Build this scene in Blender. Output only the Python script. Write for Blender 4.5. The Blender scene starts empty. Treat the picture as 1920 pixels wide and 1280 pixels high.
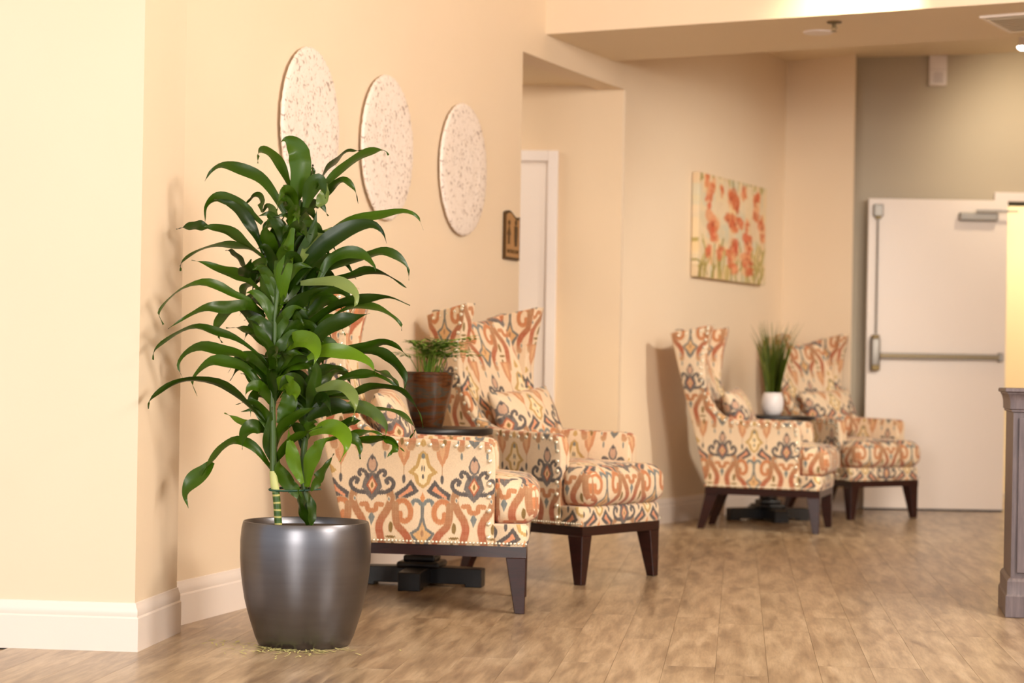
import bpy, bmesh, math, random
import numpy as np
from mathutils import Vector, Matrix
random.seed(7)
PI = math.pi
S = bpy.context.scene
COL = S.collection

# ------------------------------------------------------------------ camera, world, lights, exposure
F, H, ROLL, HZ = 3800.0, 0.84, 0.0175, 63.0   # HZ: the horizon lies this many pixels under the frame's middle
cam_d = bpy.data.cameras.new('camera'); cam = bpy.data.objects.new('camera', cam_d); COL.objects.link(cam)
cam_d.sensor_width = 36.0; cam_d.lens = 36.0 * F / 1920.0
cam_d.shift_y = HZ / 1920.0
cam_d.clip_start = 0.1; cam_d.clip_end = 200
cam.matrix_world = Matrix.Translation((0, 0, H)) @ Matrix.Rotation(PI / 2, 4, 'X') @ Matrix.Rotation(ROLL, 4, 'Z')
cam_d.dof.use_dof = True; cam_d.dof.focus_distance = 6.15; cam_d.dof.aperture_fstop = 3.3
S.camera = cam
S.view_settings.view_transform = 'Standard'; S.view_settings.look = 'None'
S.view_settings.gamma = 1.0; S.view_settings.use_curve_mapping = False
S.view_settings.exposure = 0.85
S.cycles.max_bounces = 10; S.cycles.diffuse_bounces = 5; S.cycles.glossy_bounces = 3
S.cycles.use_denoising = True

W = bpy.data.worlds.new('world'); S.world = W; W.use_nodes = True
bg = W.node_tree.nodes['Background']; bg.inputs[0].default_value = (0.93, 0.95, 1.0, 1); bg.inputs[1].default_value = 0.60

def area(name, loc, target, size, power, color=(1, .86, .70), size_y=None):
    d = bpy.data.lights.new(name, 'AREA'); d.energy = power; d.color = color; d.size = size
    if size_y: d.shape = 'RECTANGLE'; d.size_y = size_y
    o = bpy.data.objects.new(name, d); COL.objects.link(o); o.location = loc
    o.rotation_euler = (Vector(target) - Vector(loc)).to_track_quat('-Z', 'Y').to_euler(); return o
def spot(name, loc, target, power, angle, blend=.6, radius=.04, color=(1, .80, .55)):
    d = bpy.data.lights.new(name, 'SPOT'); d.energy = power; d.color = color
    d.spot_size = math.radians(angle); d.spot_blend = blend; d.shadow_soft_size = radius
    o = bpy.data.objects.new(name, d); COL.objects.link(o); o.location = loc
    o.rotation_euler = (Vector(target) - Vector(loc)).to_track_quat('-Z', 'Y').to_euler(); return o
area('window_light', (-2.3, -1.6, 1.8), (-.6, 6.3, .9), 2.4, 138, (1, .95, .89), 1.9)
area('added_fill_right', (3.9, 2.2, 2.9), (-.8, 7.4, 1.4), 1.8, 175, (1, .93, .85))  # added area fill from the upper right, no ceiling fixture behind it
area('added_fill_mid', (2.7, 5.4, 2.9), (-.2, 8.8, 1.2), 1.0, 75, (1, .92, .83))  # added area lamp to wash the long wall, without a fixture
spot('alcove_downlight', (3.7, 9.0, 2.45), (1.3, 12.2, .8), 190, 60, .9, .15, (1, .92, .80))
spot('soffit_wash', (1.62, 9.08, 2.97), (1.60, 9.42, 2.60), 60, 75, .9, .04, (1, .84, .56))
spot('wall_spot', (3.35, 12.35, 2.86), (3.45, 13.42, 2.30), 26, 95, 1.0, .06, (1, .84, .60))
area('back_room_light', (4.1, 14.4, 2.65), (4.1, 15.6, .9), .8, 30, (1, .88, .66))
area('corridor_light', (-.5, 10.75, 2.36), (-.2, 11.2, .9), .5, 2, (1, .92, .82))

# ------------------------------------------------------------------ helpers
def at(px, py, Y):
    dx, dy = px - 960.0, py - 640.0
    c, s = math.cos(ROLL), math.sin(ROLL)
    return Vector(((dx * c + dy * s) * Y / F, Y, H - (dy * c - dx * s - HZ) * Y / F))
def on_z(px, py, z):
    p = at(px, py, 1.0); return at(px, py, (z - H) / (p.z - H))
def lin(c):
    return tuple(((v / 255) / 12.92 if v / 255 <= .04045 else ((v / 255 + .055) / 1.055) ** 2.4) for v in c) + (1.0,)
def tag(o, label, cat, group=None):
    o['label'] = label; o['category'] = cat
    if group: o['group'] = group
    return o
def empty(name, loc=(0, 0, 0), rz=0, label=None, cat=None, group=None):
    o = bpy.data.objects.new(name, None); COL.objects.link(o); o.location = loc; o.rotation_euler = (0, 0, rz)
    o.empty_display_size = .1
    if label: tag(o, label, cat, group)
    return o
def link(name, me, mat=None, parent=None, kind=None):
    o = bpy.data.objects.new(name, me); COL.objects.link(o)
    if mat and not me.materials: me.materials.append(mat)
    if parent: o.parent = parent
    if kind: o['kind'] = kind
    return o
def obj(name, bm, mat=None, parent=None, kind=None, smooth=None):
    me = bpy.data.meshes.new(name)
    bmesh.ops.recalc_face_normals(bm, faces=bm.faces[:])
    bm.to_mesh(me); bm.free()
    if smooth is not None:
        me.polygons.foreach_set('use_smooth', [True] * len(me.polygons))
        if smooth < 179:
            try: me.set_sharp_from_angle(angle=math.radians(smooth))
            except Exception: pass
    return link(name, me, mat, parent, kind)
def copy_tree(o, parent=None):
    c = o.copy(); COL.objects.link(c)
    if parent: c.parent = parent
    for ch in list(o.children): copy_tree(ch, c)
    return c
def box(bm, lo, hi, bev=0, seg=2, rot=None):
    r = bmesh.ops.create_cube(bm, size=1.0); vs = r['verts']
    for v in vs:
        v.co = Vector([(lo[i] + hi[i]) / 2 + v.co[i] * (hi[i] - lo[i]) for i in range(3)])
    if bev:
        es = list({e for v in vs for e in v.link_edges})
        r = bmesh.ops.bevel(bm, geom=es, offset=bev, segments=seg, affect='EDGES', profile=.5)
        vs = list({v for f in r['faces'] for v in f.verts} | {v for v in vs if v.is_valid})
    if rot: bmesh.ops.transform(bm, matrix=rot, verts=[v for v in vs if v.is_valid])
    return vs
def prism(bm, pts, z0, z1):
    lo = [bm.verts.new((p[0], p[1], z0)) for p in pts]; hi = [bm.verts.new((p[0], p[1], z1)) for p in pts]
    n = len(pts)
    bm.faces.new(lo[::-1]); bm.faces.new(hi)
    for i in range(n): bm.faces.new((lo[i], lo[(i + 1) % n], hi[(i + 1) % n], hi[i]))
def lathe(bm, prof, n=48, c=(0, 0, 0)):
    rings = []
    for r, z in prof:
        if r < 1e-5: rings.append([bm.verts.new((c[0], c[1], c[2] + z))])
        else: rings.append([bm.verts.new((c[0] + r * math.cos(2 * PI * i / n), c[1] + r * math.sin(2 * PI * i / n), c[2] + z)) for i in range(n)])
    for a, b in zip(rings, rings[1:]):
        for i in range(n):
            j = (i + 1) % n
            if len(a) == 1 and len(b) == 1: continue
            if len(a) == 1: bm.faces.new((a[0], b[j], b[i]))
            elif len(b) == 1: bm.faces.new((a[i], a[j], b[0]))
            else: bm.faces.new((a[i], a[j], b[j], b[i]))
def tube(bm, pts, rad, n=10, cap=True):
    pts = [Vector(p) for p in pts]
    rads = rad if isinstance(rad, (list, tuple)) else [rad] * len(pts)
    rings = []; up = Vector((.3, .2, .93)).normalized()
    for i, p in enumerate(pts):
        t = (pts[min(i + 1, len(pts) - 1)] - pts[max(i - 1, 0)]).normalized()
        a = t.cross(up)
        if a.length < .1: a = t.cross(Vector((1, 0, 0)))
        a.normalize(); b = t.cross(a)
        rings.append([bm.verts.new(p + (a * math.cos(2 * PI * k / n) + b * math.sin(2 * PI * k / n)) * rads[i]) for k in range(n)])
    for r0, r1 in zip(rings, rings[1:]):
        for k in range(n): bm.faces.new((r0[k], r0[(k + 1) % n], r1[(k + 1) % n], r1[k]))
    if cap: bm.faces.new(rings[0][::-1]); bm.faces.new(rings[-1])
def roundbox(bm, h, r, div=(10, 10, 4), warp=None):
    """subdivided box with rounded edges, half sizes h; warp(a,b,c,co) bends it"""
    idx = {}
    def vert(i, j, k):
        key = (i, j, k)
        if key not in idx:
            p = Vector((2 * i / div[0] - 1, 2 * j / div[1] - 1, 2 * k / div[2] - 1))
            q = Vector(); 
            for t in range(3): q[t] = p[t] * h[t]
            cl = Vector([max(-(h[t] - r), min(h[t] - r, q[t])) for t in range(3)])
            d = q - cl
            co = cl + d.normalized() * r if d.length > 1e-9 else q
            if warp: co = warp(p, co)
            idx[key] = bm.verts.new(co)
        return idx[key]
    nx, ny, nz = div
    for i in range(nx):
        for j in range(ny):
            bm.faces.new((vert(i, j, 0), vert(i, j + 1, 0), vert(i + 1, j + 1, 0), vert(i + 1, j, 0)))
            bm.faces.new((vert(i, j, nz), vert(i + 1, j, nz), vert(i + 1, j + 1, nz), vert(i, j + 1, nz)))
    for i in range(nx):
        for k in range(nz):
            bm.faces.new((vert(i, 0, k), vert(i + 1, 0, k), vert(i + 1, 0, k + 1), vert(i, 0, k + 1)))
            bm.faces.new((vert(i, ny, k), vert(i, ny, k + 1), vert(i + 1, ny, k + 1), vert(i + 1, ny, k)))
    for j in range(ny):
        for k in range(nz):
            bm.faces.new((vert(0, j, k), vert(0, j, k + 1), vert(0, j + 1, k + 1), vert(0, j + 1, k)))
            bm.faces.new((vert(nx, j, k), vert(nx, j + 1, k), vert(nx, j + 1, k + 1), vert(nx, j, k + 1)))
def spline(pts, n):
    """Catmull-Rom through pts, n samples"""
    P = [Vector(p) for p in pts]; P = [P[0] * 2 - P[1]] + P + [P[-1] * 2 - P[-2]]
    out = []; m = len(P) - 3
    for s in range(n):
        t = s / (n - 1) * m; i = min(int(t), m - 1); t -= i
        a, b, c, d = P[i:i + 4]
        out.append(.5 * ((2 * b) + (c - a) * t + (2 * a - 5 * b + 4 * c - d) * t * t + (3 * b - a - 3 * c + d) * t ** 3))
    return out

# ------------------------------------------------------------------ materials
def mat(name, col=None, rough=.6, metal=0, **kw):
    m = bpy.data.materials.new(name); m.use_nodes = True
    b = m.node_tree.nodes['Principled BSDF']
    if col is not None: b.inputs['Base Color'].default_value = lin(col)
    b.inputs['Roughness'].default_value = rough; b.inputs['Metallic'].default_value = metal
    for k, v in kw.items(): b.inputs[k.replace('_', ' ')].default_value = v
    return m
def N(m, t, **kw):
    n = m.node_tree.nodes.new(t)
    for k, v in kw.items(): setattr(n, k, v)
    return n
def L(m, a, b): m.node_tree.links.new(a, b)
def coords(m, scale=(1, 1, 1), rot=(0, 0, 0), kind='Object'):
    tc = N(m, 'ShaderNodeTexCoord'); mp = N(m, 'ShaderNodeMapping')
    mp.inputs['Scale'].default_value = scale; mp.inputs['Rotation'].default_value = rot
    L(m, tc.outputs[kind], mp.inputs[0]); return mp.outputs[0]
def noise(m, vec, scale, detail=4, rough=.5, dist=0):
    n = N(m, 'ShaderNodeTexNoise'); n.inputs['Scale'].default_value = scale; n.inputs['Detail'].default_value = detail
    n.inputs['Roughness'].default_value = rough; n.inputs['Distortion'].default_value = dist
    L(m, vec, n.inputs['Vector']); return n.outputs['Fac']
def ramp(m, fac, stops):
    r = N(m, 'ShaderNodeValToRGB'); e = r.color_ramp.elements
    while len(e) < len(stops): e.new(.5)
    for k, (p, c) in enumerate(stops): e[k].position = p; e[k].color = lin(c)
    L(m, fac, r.inputs[0]); return r.outputs[0]
def bump(m, fac, strength, dist=.002):
    b = N(m, 'ShaderNodeBump'); b.inputs['Strength'].default_value = strength; b.inputs['Distance'].default_value = dist
    L(m, fac, b.inputs['Height']); L(m, b.outputs[0], m.node_tree.nodes['Principled BSDF'].inputs['Normal'])
def P(m): return m.node_tree.nodes['Principled BSDF']
def paint(name, c1, c2, rough=.55):
    m = mat(name, c1, rough); v = coords(m)
    L(m, ramp(m, noise(m, v, 1.3, 3), [(.3, c1), (.7, c2)]), P(m).inputs['Base Color'])
    bump(m, noise(m, v, 160, 3), .12, .001); return m
M = {}
M['cream'] = paint('cream_wall_paint', (237, 217, 190), (234, 213, 185))
M['grey_wall'] = paint('greige_wall_paint', (190, 176, 152), (187, 172, 148))
M['ceiling'] = paint('ceiling_paint', (236, 218, 188), (232, 214, 184))
M['yellow'] = paint('yellow_room_paint', (246, 224, 178), (243, 220, 174))
M['corridor'] = paint('corridor_paint', (226, 200, 166), (222, 196, 162))
M['trim'] = paint('white_trim_paint', (240, 228, 218), (237, 224, 214), .35)
M['door'] = paint('door_paint', (243, 229, 216), (240, 226, 213), .4)
M['white_plastic'] = mat('white_plastic', (236, 226, 222), .4)
M['steel'] = mat('brushed_steel', (150, 144, 136), .48, .85)
M['brass'] = mat('dull_brass', (108, 90, 58), .4, .85)
M['dark_brass'] = mat('dark_brass', (104, 86, 56), .4, .6)
M['black'] = mat('black_table_paint', (20, 17, 18), .38)
M['nail'] = mat('pewter_nailhead', (236, 228, 206), .25, .6)
M['soil'] = mat('dark_potting_soil', (50, 38, 28), .95)
M['pot_white'] = mat('white_ceramic', (240, 232, 230), .35)

# dark mahogany for the chair legs
m = mat('mahogany_stain', (40, 15, 12), .30); v = coords(m, (4, 4, 40))
L(m, ramp(m, noise(m, v, 3, 5, .6, .8), [(.3, (30, 11, 10)), (.75, (56, 22, 18))]), P(m).inputs['Base Color']); M['wood'] = m
# grey purple painted cabinet wood with rubbed streaks
m = mat('worn_grey_cabinet_paint', (96, 84, 86), .42); v = coords(m, (14, 14, 1.2))
L(m, ramp(m, noise(m, v, 5, 6, .65, .3), [(.25, (76, 66, 69)), (.6, (104, 92, 94)), (.85, (124, 110, 110))]), P(m).inputs['Base Color'])
bump(m, noise(m, v, 12, 4), .15); M['cabinet'] = m
# pewter planter
m = mat('brushed_pewter', (114, 113, 117), .33, .96); v = coords(m, (1, 1, 12))
L(m, ramp(m, noise(m, v, 3, 3), [(.3, (110, 109, 113)), (.7, (118, 117, 121))]), P(m).inputs['Base Color']); M['pewter'] = m
# vinyl plank
m = mat('vinyl_plank', (176, 142, 104), .29)
oi = N(m, 'ShaderNodeObjectInfo'); tc = N(m, 'ShaderNodeTexCoord'); add = N(m, 'ShaderNodeVectorMath', operation='ADD')
sc_ = N(m, 'ShaderNodeVectorMath', operation='SCALE'); sc_.inputs['Scale'].default_value = 37.0
cmb = N(m, 'ShaderNodeCombineXYZ'); L(m, oi.outputs['Random'], cmb.inputs[0]); L(m, oi.outputs['Random'], cmb.inputs[1])
L(m, cmb.outputs[0], sc_.inputs[0]); L(m, tc.outputs['Object'], add.inputs[0]); L(m, sc_.outputs[0], add.inputs[1])
mp = N(m, 'ShaderNodeMapping'); mp.inputs['Scale'].default_value = (10, 1.3, 1); L(m, add.outputs[0], mp.inputs[0])
n1 = noise(m, mp.outputs[0], 1.7, 9, .62, .25)
c1 = ramp(m, n1, [(.30, (124, 102, 80)), (.45, (160, 137, 110)), (.55, (181, 159, 130)), (.72, (204, 184, 157))])
mp2 = N(m, 'ShaderNodeMapping'); mp2.inputs['Scale'].default_value = (60, 4, 1); L(m, add.outputs[0], mp2.inputs[0])
n2 = noise(m, mp2.outputs[0], 2.0, 6, .7, .4)
mx = N(m, 'ShaderNodeMix', data_type='RGBA', blend_type='MULTIPLY'); mx.inputs[0].default_value = .45
L(m, c1, mx.inputs[6]); L(m, ramp(m, n2, [(.3, (178, 162, 142)), (.55, (255, 253, 250))]), mx.inputs[7])
mr = N(m, 'ShaderNodeMapRange'); mr.inputs[3].default_value = .95; mr.inputs[4].default_value = 1.04; L(m, oi.outputs['Random'], mr.inputs[0])
mv = N(m, 'ShaderNodeVectorMath', operation='SCALE'); L(m, mx.outputs[2], mv.inputs[0]); L(m, mr.outputs[0], mv.inputs['Scale'])
L(m, mv.outputs[0], P(m).inputs['Base Color']); bump(m, n2, .12, .0008); M['plank'] = m
# white coin mosaic of the wall ovals
m = mat('whitewashed_mosaic', (240, 222, 205), .5); v = coords(m)
vo = N(m, 'ShaderNodeTexVoronoi'); vo.inputs['Scale'].default_value = 85; L(m, v, vo.inputs['Vector'])
vn = noise(m, v, 45, 2)
ad = N(m, 'ShaderNodeMath', operation='MULTIPLY'); L(m, vo.outputs['Distance'], ad.inputs[0]); L(m, vn, ad.inputs[1])
L(m, ramp(m, ad.outputs[0], [(.0, (243, 230, 220)), (.36, (238, 224, 212)), (.43, (202, 184, 172)), (.6, (168, 148, 138))]), P(m).inputs['Base Color'])
bump(m, vo.outputs['Distance'], -.6, .006); M['mosaic'] = m
# leaves
def leafmat(name, a, b, rough=.3):
    m = mat(name, a, rough); P(m).inputs['Specular IOR Level'].default_value = .28; oi = N(m, 'ShaderNodeObjectInfo'); v = coords(m, (1, 1, 1), kind='UV')
    sep = N(m, 'ShaderNodeSeparateXYZ'); L(m, v, sep.inputs[0])
    w = N(m, 'ShaderNodeTexWave'); w.inputs['Scale'].default_value = 5; w.inputs['Distortion'].default_value = .6; L(m, v, w.inputs['Vector'])
    mixv = N(m, 'ShaderNodeMath', operation='MULTIPLY_ADD'); L(m, w.outputs['Fac'], mixv.inputs[0]); mixv.inputs[1].default_value = .25
    L(m, oi.outputs['Random'], mixv.inputs[2])
    L(m, ramp(m, mixv.outputs[0], [(0, a), (1.0, b)]), P(m).inputs['Base Color'])
    P(m).inputs['Transmission Weight'].default_value = 0
    return m
M['leaf'] = leafmat('dracaena_leaf', (20, 42, 2), (54, 82, 6), .32)
M['leaf_pale'] = leafmat('young_leaf', (74, 96, 34), (124, 138, 78))
M['fern'] = leafmat('fern_leaf', (84, 128, 34), (140, 172, 66), .5)
M['grass'] = leafmat('grass_blade', (50, 74, 14), (112, 120, 40), .5)
m = mat('stem_green', (74, 104, 40), .4); v = coords(m, (1, 1, 1))
w = N(m, 'ShaderNodeTexWave', bands_direction='Z'); w.inputs['Scale'].default_value = 14; w.inputs['Distortion'].default_value = 1.5; L(m, v, w.inputs['Vector'])
L(m, ramp(m, w.outputs['Fac'], [(0, (48, 80, 26)), (.8, (70, 100, 36)), (.93, (176, 170, 96)), (1, (190, 180, 110))]), P(m).inputs['Base Color']); M['stem'] = m
M['stem_green'] = mat('stem_sheath_green', (58, 84, 26), .4)
M['stem_pale'] = mat('pale_stem', (196, 200, 128), .5)
m = mat('brown_glaze', (70, 40, 20), .16); v = coords(m, (1, 1, 7))
L(m, ramp(m, noise(m, v, 5, 5, .6, 1.2), [(.3, (48, 26, 14)), (.48, (92, 52, 24)), (.58, (60, 62, 54)), (.7, (104, 60, 26))]), P(m).inputs['Base Color']); M['glaze'] = m

# ---- ikat fabric: the repeat is drawn here with numpy, nothing is read from disk
TW, TH, PX = 800.0, 1632.0, 1.6
class Tile:
    def __init__(s, w, h, px, base):
        s.w, s.h, s.px = w, h, px; s.nx, s.ny = int(round(w / px)), int(round(h / px))
        s.a = np.zeros((s.ny, s.nx, 3)) + np.array(base) / 255.0
        s.rng = np.random.RandomState(3)
    def _patch(s, x0, y0, x1, y1):
        i0, i1 = int(math.floor(x0 / s.px)) - 2, int(math.ceil(x1 / s.px)) + 3
        j0, j1 = int(math.floor(y0 / s.px)) - 2, int(math.ceil(y1 / s.px)) + 3
        I, J = np.arange(i0, i1), np.arange(j0, j1)
        X, Y = np.meshgrid((I + .5) * s.px, (J + .5) * s.px)
        jit = np.repeat(s.rng.uniform(-3.5, 3.5, (1, len(I))), len(J), 0)     # ikat feathering up and down
        Y = Y + jit + 2.5 * np.sin(X * .35)
        return I % s.nx, J % s.ny, X, Y
    def _put(s, I, J, d, c, k):
        m = np.clip(.5 - d / 3.0, 0, 1)[..., None] * k
        v = s.a[np.ix_(J, I)]; s.a[np.ix_(J, I)] = v * (1 - m) + (np.array(c) / 255.0) * m
    def ell(s, cx, cy, rx, ry, c, k=1):
        I, J, X, Y = s._patch(cx - rx, cy - ry, cx + rx, cy + ry)
        q = np.sqrt(((X - cx) / rx) ** 2 + ((Y - cy) / ry) ** 2)
        s._put(I, J, (q - 1) * min(rx, ry), c, k)
    def poly(s, pts, c, k=1):
        xs, ys = [p[0] for p in pts], [p[1] for p in pts]
        I, J, X, Y = s._patch(min(xs), min(ys), max(xs), max(ys))
        ins = np.zeros(X.shape, bool); dist = np.full(X.shape, 1e9)
        n = len(pts)
        for a in range(n):
            x0, y0 = pts[a]; x1, y1 = pts[(a + 1) % n]
            if y0 != y1:
                ins ^= ((y0 > Y) != (y1 > Y)) & (X < (x1 - x0) * (Y - y0) / (y1 - y0) + x0)
            dist = np.minimum(dist, s._seg(X, Y, x0, y0, x1, y1))
        s._put(I, J, np.where(ins, -dist, dist), c, k)
    def _seg(s, X, Y, x0, y0, x1, y1):
        L2 = (x1 - x0) ** 2 + (y1 - y0) ** 2 + 1e-9
        t = np.clip(((X - x0) * (x1 - x0) + (Y - y0) * (y1 - y0)) / L2, 0, 1)
        return np.hypot(X - x0 - t * (x1 - x0), Y - y0 - t * (y1 - y0))
    def stroke(s, pts, w, c, k=1):
        q = spline([(p[0], p[1], 0) for p in pts], 5 * len(pts))
        cs = c if isinstance(c, list) else None
        xs, ys = [p.x for p in q], [p.y for p in q]
        I, J, X, Y = s._patch(min(xs) - w, min(ys) - w, max(xs) + w, max(ys) + w)
        d = np.full(X.shape, 1e9)
        for a, b in zip(q, q[1:]): d = np.minimum(d, s._seg(X, Y, a.x, a.y, b.x, b.y))
        if cs:
            t = np.clip((Y - min(ys)) / (max(ys) - min(ys)), 0, 1)
            col = np.stack([np.interp(t, [z[0] for z in cs], [z[1][ch] for z in cs]) for ch in range(3)], -1) / 255.0
            m = np.clip(.5 - (d - w / 2) / 3.0, 0, 1)[..., None] * k
            v = s.a[np.ix_(J, I)]; s.a[np.ix_(J, I)] = v * (1 - m) + col * m
        else: s._put(I, J, d - w / 2, c, k)
CR, ORG, RED, GRY, DGR, OCH, OLV, BLU, PNK = (236, 212, 180), (172, 126, 88), (172, 88, 58), (98, 94, 94), (78, 74, 76), (196, 158, 92), (126, 98, 48), (112, 122, 124), (226, 172, 136)
def ikat():
    T = Tile(TW, TH, PX, CR)
    def two(fn, ox, oy):
        fn(1, ox, oy); fn(-1, ox, oy)
    def colA(s, ox, oy):
        p = lambda l: [(ox + s * x, oy + y) for x, y in l]
        g = [(0, ORG), (.38, (172, 114, 76)), (.62, RED), (.8, (178, 102, 68)), (1, (192, 146, 106))]
        HALO = (222, 194, 158)
        T.stroke(p([(140, 590), (152, 650), (122, 730), (78, 800), (60, 870), (78, 960), (98, 1050)]), 74, HALO, .7)
        T.stroke(p([(188, 700), (215, 662), (265, 660), (305, 715), (302, 785), (262, 815), (228, 795), (226, 755)]), 54, HALO, .7)
        T.stroke(p([(186, 690), (190, 780), (208, 850), (255, 900), (292, 960), (294, 1056)]), 70, HALO, .7)
        T.stroke(p([(140, 590), (152, 650), (122, 730), (78, 800), (60, 870), (78, 960), (98, 1050)]), 58, g)
        T.stroke(p([(80, 690), (40, 690), (30, 730), (0, 740)]), 38, (190, 124, 80))
        T.stroke(p([(188, 700), (215, 662), (265, 660), (305, 715), (302, 785), (262, 815), (228, 795), (226, 755)]), 40, (196, 122, 76))
        T.stroke(p([(186, 690), (190, 780), (208, 850), (255, 900), (292, 960), (294, 1056)]), 56, g)
        T.ell(ox + s * 135, oy + 645, 12, 22, CR); T.ell(ox + s * 135, oy + 645, 7, 13, BLU)
        T.ell(ox + s * 272, oy + 1010, 14, 30, CR); T.ell(ox + s * 272, oy + 1010, 7, 20, BLU)
        T.poly(p([(0, 440), (46, 452), (66, 500), (86, 575), (46, 615), (0, 660)]), GRY)
        T.poly(p([(0, 296), (24, 326), (46, 380), (34, 430), (0, 446)]), GRY)
        T.ell(ox, oy + 378, 30, 50, (200, 160, 134)); T.ell(ox, oy + 330, 8, 14, DGR)
        T.stroke(p([(34, 480), (58, 436), (92, 424), (104, 446), (96, 462)]), 29, DGR)
        T.stroke(p([(60, 598), (112, 590), (158, 562), (170, 518), (140, 486), (112, 500), (122, 520)]), 31, DGR)
        T.stroke(p([(60, 470), (84, 500), (92, 545), (70, 575)]), 9, CR)
        T.poly(p([(0, 462), (46, 540), (0, 612)]), RED); T.poly(p([(0, 484), (30, 540), (0, 592)]), (242, 196, 150))
        T.ell(ox, oy + 540, 9, 22, OLV)
        T.poly(p([(0, 742), (26, 790), (0, 852)]), BLU)
        T.poly(p([(0, 960), (26, 1035), (0, 1050)]), OCH)
        T.ell(ox + s * 152, oy + 862, 17, 42, OLV); T.ell(ox + s * 152, oy + 938, 40, 10, OLV); T.ell(ox + s * 168, oy + 1004, 14, 34, OLV)
        T.ell(ox + s * 100, oy + 300, 9, 30, BLU)
    def colB(s, ox, oy):
        p = lambda l: [(ox + s * x, oy + y) for x, y in l]
        T.poly(p([(92, 180), (216, 180), (196, 300), (150, 392), (108, 312)]), (206, 142, 98))
        T.poly(p([(124, 190), (176, 190), (164, 300), (150, 340), (136, 300)]), (222, 172, 126))
        T.stroke(p([(150, 385), (150, 420), (150, 455)]), 5, ORG)
        T.ell(ox + s * 150, oy + 486, 13, 34, DGR)
        T.poly(p([(0, 262), (36, 290), (56, 370), (118, 432), (70, 462), (52, 520), (0, 560)]), OCH)
        T.poly(p([(0, 300), (20, 330), (34, 385), (72, 432), (40, 450), (28, 510), (0, 530)]), (248, 226, 184))
        T.ell(ox, oy + 305, 14, 20, BLU); T.ell(ox + s * 9, oy + 400, 5, 22, DGR); T.ell(ox, oy + 466, 8, 18, DGR)
        T.poly(p([(30, 578), (94, 488), (136, 542), (230, 606), (210, 674), (136, 640), (66, 606)]), DGR)
        T.poly(p([(72, 572), (98, 532), (124, 568), (190, 618), (186, 640), (140, 610)]), (226, 150, 112))
        T.poly(p([(0, 586), (20, 630), (0, 676)]), (216, 140, 84))
        T.stroke(p([(84, 690), (70, 656), (36, 652), (0, 690)]), 30, BLU)
        T.poly(p([(0, 680), (14, 700), (12, 780), (34, 860), (110, 912), (62, 960), (34, 1020), (0, 1056)]), (104, 108, 108))
        T.poly(p([(0, 812), (24, 880), (74, 914), (40, 948), (0, 1004)]), (222, 174, 116))
        T.ell(ox, oy + 905, 12, 26, ORG)
    for (oa, ob, oy) in ((0, 400, 0), (400, 0, 816)):
        two(colB, ob, oy); two(colA, oa, oy)
    a = T.a; ny, nx, _ = a.shape; rg = np.random.RandomState(8)
    dark = (np.abs(a - np.array(CR) / 255.0).sum(-1) > .18)[..., None]
    rows = np.repeat(rg.uniform(0, 1, (ny // 3 + 1)), 3)[:ny]; cols = np.repeat(rg.uniform(0, 1, (nx // 3 + 1)), 3)[:nx]
    k = (.06 + .22 * np.clip(rows[:, None] * .55 + cols[None, :] * .75 - .35, 0, 1))[..., None] * dark
    return a * (1 - k) + np.array(CR) / 255.0 * k
def to_image(name, a):
    h, w, _ = a.shape
    im = bpy.data.images.new(name, w, h, alpha=False); buf = np.ones((h, w, 4), np.float32); buf[..., :3] = a[::-1]
    im.pixels.foreach_set(buf.ravel()); im.pack(); return im
FAB = ikat()
m = mat('ikat_upholstery', (240, 214, 180), .85); t = N(m, 'ShaderNodeTexImage'); t.image = to_image('ikat_repeat', FAB); t.extension = 'REPEAT'
uvn = N(m, 'ShaderNodeTexCoord'); L(m, uvn.outputs['UV'], t.inputs['Vector'])
v = coords(m); wv = noise(m, v, 420, 2)
mx = N(m, 'ShaderNodeMix', data_type='RGBA', blend_type='MULTIPLY'); mx.inputs[0].default_value = .3
L(m, t.outputs['Color'], mx.inputs[6]); L(m, ramp(m, wv, [(.35, (190, 180, 165)), (.6, (255, 255, 255))]), mx.inputs[7])
L(m, mx.outputs[2], P(m).inputs['Base Color']); bump(m, wv, .35, .001)
P(m).inputs['Sheen Weight'].default_value = .15; M['fabric'] = m
UM, VM = .365, .744
def fabric_uv(o, mode='auto', u0=.557, z0=.441, w0=0.0):
    """project the repeat: sides by (x,z), fronts by (y,z), tops run on from the front"""
    me = o.data; uv = me.uv_layers.new(name='UVMap') if not me.uv_layers else me.uv_layers[0]
    for f in me.polygons:
        n = f.normal
        for li in f.loop_indices:
            p = me.vertices[me.loops[li].vertex_index].co
            if mode == 'wing':
                d = max(0, hw(p.x, p.z) + .004 - abs(p.y)) if abs(n.y) < .8 else 0
                u = (p.x + u0 + (d if abs(n.x) > abs(n.z) else 0)) / UM; zz = p.z + (d if abs(n.z) >= abs(n.x) else 0)
            elif mode == 'front' or (mode == 'auto' and abs(n.y) < .7):
                u = (p.y + w0) / UM
                zz = p.z if abs(n.x) > .6 else p.z - (p.x - 0.0) * (1 if mode == 'auto' else 0)
            else: u = (p.x + u0) / UM; zz = p.z
            y = 540 - (zz - z0) / .000456
            uv.data[li].uv = (u, -y / TH)

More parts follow.
